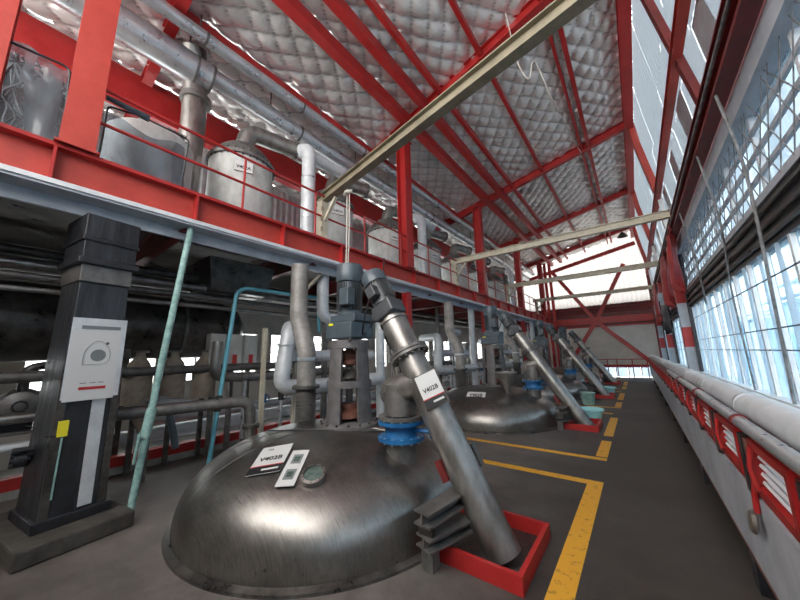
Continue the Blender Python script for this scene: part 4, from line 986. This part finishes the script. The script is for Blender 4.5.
# big dark horizontal vessel and ducts under the mezzanine
hv = empty('horizontal_vessel', (-6.9, 0, 2.2), 'huge dark horizontal drum under the mezzanine behind the mint prop', 'vessel')
MB().tube([(-6.9, -1.3, 2.2), (-6.9, -1.2, 2.2), (-6.9, 2.75, 2.2), (-6.9, 3.0, 2.2), (-6.9, 3.15, 2.2), (-6.9, 3.2, 2.2)], [.40, .56, .56, .48, .28, .05], 36).build('shell', 'dark_steel', hv, True)
for y in (-.8, .6, 2.0): MB().tube([(-6.9, y, 2.2), (-6.9, y + .05, 2.2)], .575, 36).build('band', 'mid_steel', hv, True)
for y in (-1.0, 1.2): MB().box(-7.3, -6.5, y, y + .12, -.05, 1.8).build('saddle', 'dark_steel', hv)
dt = empty('rectangular_hopper', (-6.1, 2.8, 2.9), 'dark rectangular hopper hanging under the mezzanine left of the cream post', 'hopper')
MB().add([(-6.5, 1.95, 3.3), (-5.4, 1.95, 3.3), (-5.4, 3.1, 3.3), (-6.5, 3.1, 3.3), (-6.4, 2.05, 2.75), (-5.5, 2.05, 2.75), (-5.5, 3.0, 2.75), (-6.4, 3.0, 2.75)],
         [(0, 1, 2, 3), (7, 6, 5, 4), (0, 4, 5, 1), (1, 5, 6, 2), (2, 6, 7, 3), (3, 7, 4, 0)]).build('body', 'dark_steel', dt)
for i, (x, z, r, m) in enumerate(((-5.6, 2.62, .05, 'mid_steel'), (-5.75, 2.80, .07, 'tube_steel'), (-5.95, 3.0, .06, 'dark_steel'), (-5.5, 2.45, .035, 'tube_steel'), (-5.9, 1.45, .07, 'mid_steel'), (-7.3, 3.1, .12, 'mid_steel'))):
    o = ST(None, [(x, YN, z), (x, 21, z)] if i in (2, 5) else [(x, YN, z), (x, 4.6, z)], r, 'service_pipe', m, 12)
    tag(o, ['grey service pipe just below the mezzanine joists, second from the bottom', 'brownish service pipe close under the mezzanine, thickest of the near bundle', 'dark service pipe highest of the near bundle', 'thinnest service pipe of the bundle under the mezzanine', 'grey service pipe at window height behind the charcoal column', 'fat grey pipe high under the mezzanine by the left wall'][i], 'pipe')
# pumps on a low bench
bn = empty('pump_bench', (-6.5, 1, .7), 'long low steel bench with pipes behind the mint prop', 'bench')
MB().box(-7.0, -5.9, -1.3, 1.15, .78, .82).build('bench_top', 'mid_steel', bn)
for y in (-1.2, 0, 1.1):
    for x in (-6.9, -5.95): MB().bar((x, y, -.05), (x, y, .78), .06, .06).build('leg', 'dark_steel', bn)
MB().tube([(-5.85, -1.3, .98), (-5.85, 1.12, .98)], .06, 12).build('pipe', 'tube_steel', bn, True)
MB().tube([(-5.85, -1.3, .66), (-5.85, 1.12, .66)], .05, 12).build('pipe', 'white_clad', bn, True)
def pump(y):
    q = empty('pump', (-6.3, y, .82))
    MB().tube([(-6.5, y, 1.10), (-6.1, y, 1.10)], .15, 20).build('motor', 'dark_steel', q, True)
    MB(zto((-6.1, y, 1.10), (1, 0, 0), (0, 1, 0))).lathe([(0, 0), (.21, 0), (.21, .04), (.17, .12), (.08, .16), (0, .16)], n=24).build('volute', 'mid_steel', q, True)
    ST(q, [(-6.04, y, 1.2), (-6.04, y, 1.55), (-6.04, y + .25, 1.6)], .05, 'outlet', 'dark_steel', 12, .1)
    MB().box(-6.55, -6.0, y - .13, y + .13, .82, .95).build('base', 'black', q)
    MB(zto((-5.94, y, 1.1), (1, 0, 0))).tube([(.06 * math.cos(a * PI / 5), .06 * math.sin(a * PI / 5), 0) for a in range(11)], .012, 6).build('hand_wheel', 'black', q, True)
    return q
p0 = pump(.85)
for i, y in enumerate((.85, .25, -.4, -1.1)):
    q = p0 if i == 0 else copy_tree(p0, loc=(-6.3, y, .82))
    tag(q, 'dark pump on the low bench, %s' % ['rightmost', 'second from the right', 'third from the right', 'leftmost'][i], 'pump', 'pumps on the low bench')
for i, y in enumerate((1.35, 1.80, 2.25)):
    l = empty('lagged_flask', (-6.05, y, 1.2), 'tan lagged bottle-shaped vessel by the left wall, %s of three' % ['left', 'middle', 'right'][i], 'vessel', 'tan lagged vessels')
    MB().lathe([(0, 0), (.17, .02), (.18, .45), (.13, .62), (.06, .72), (.06, .8)], (-6.05, y, .95), 26).build('shell', 'beige_lump', l, True)
    MB().box(-6.08, -6.02, y - .03, y + .03, -.05, .95).build('stand', 'dark_steel', l)
    MB().lathe([(.06, 0), (.10, 0), (.10, .03), (0, .03)], (-6.05, y, 1.73), 18).build('cap', 'mid_steel', l, True)
# silver funnel nozzle hanging by the mint prop
nz = empty('spray_nozzle', (-5.3, 1.65, .95), 'silver cone-nosed fitting with a blue hose end beside the mint prop', 'nozzle')
MB().tube([(-5.55, 1.35, 1.02), (-5.4, 1.45, 1.0), (-5.2, 1.6, .98), (-5.05, 1.75, 1.0)], [.06, .12, .10, .05], 16).build('cone', 'cladding', nz, True)
ST(nz, [(-5.25, 1.55, .95), (-5.2, 1.62, .6), (-5.2, 1.66, .42)], .045, 'hose_end', 'motor', 12); MB().tube([(-5.35, 1.2, .95), (-5.3, 1.3, .7), (-5.28, 1.32, .5)], [.05, .06, .02], 12).build('drain_cone', 'beige_lump', nz, True)
nzs = MB().box(-5.56, -5.5, 1.38, 1.44, 0, .97).build('stand', 'mid_steel', nz)
# end-of-hall railing
er = empty('end_railing', (-.6, 21.6, 0), 'red pipe railing across the aisle in front of the end wall', 'railing')
for z in (.62, 1.05): MB().tube([(-1.9, 21.6, z), (.35, 21.6, z)], .022, 8).build('rail', 'red', er, True)
for x in (-1.9, -1.45, -1.0, -.3, .35): MB().tube([(x, 21.6, 0), (x, 21.6, 1.05)], .025, 8).build('post', 'red', er, True)
ob = empty('open_bucket', (-1.9, 11.3, 0), 'small pale green bucket beside the third tank', 'bucket')
MB().lathe([(0, .01), (.15, .01), (.2, .34), (.215, .34), (.215, .36), (.19, .36), (.14, .03), (0, .03)], (-1.35, 10.95, 0), 24).build('body', 'mint', ob, True)
MB().tube([(-1.35, 11.15, .33), (-1.35, 11.18, .18), (-1.35, 11.1, .1)], .008, 6).build('handle', 'mid_steel', ob, True)

for o in bpy.data.objects:
    if '_o' in o: del o['_o']
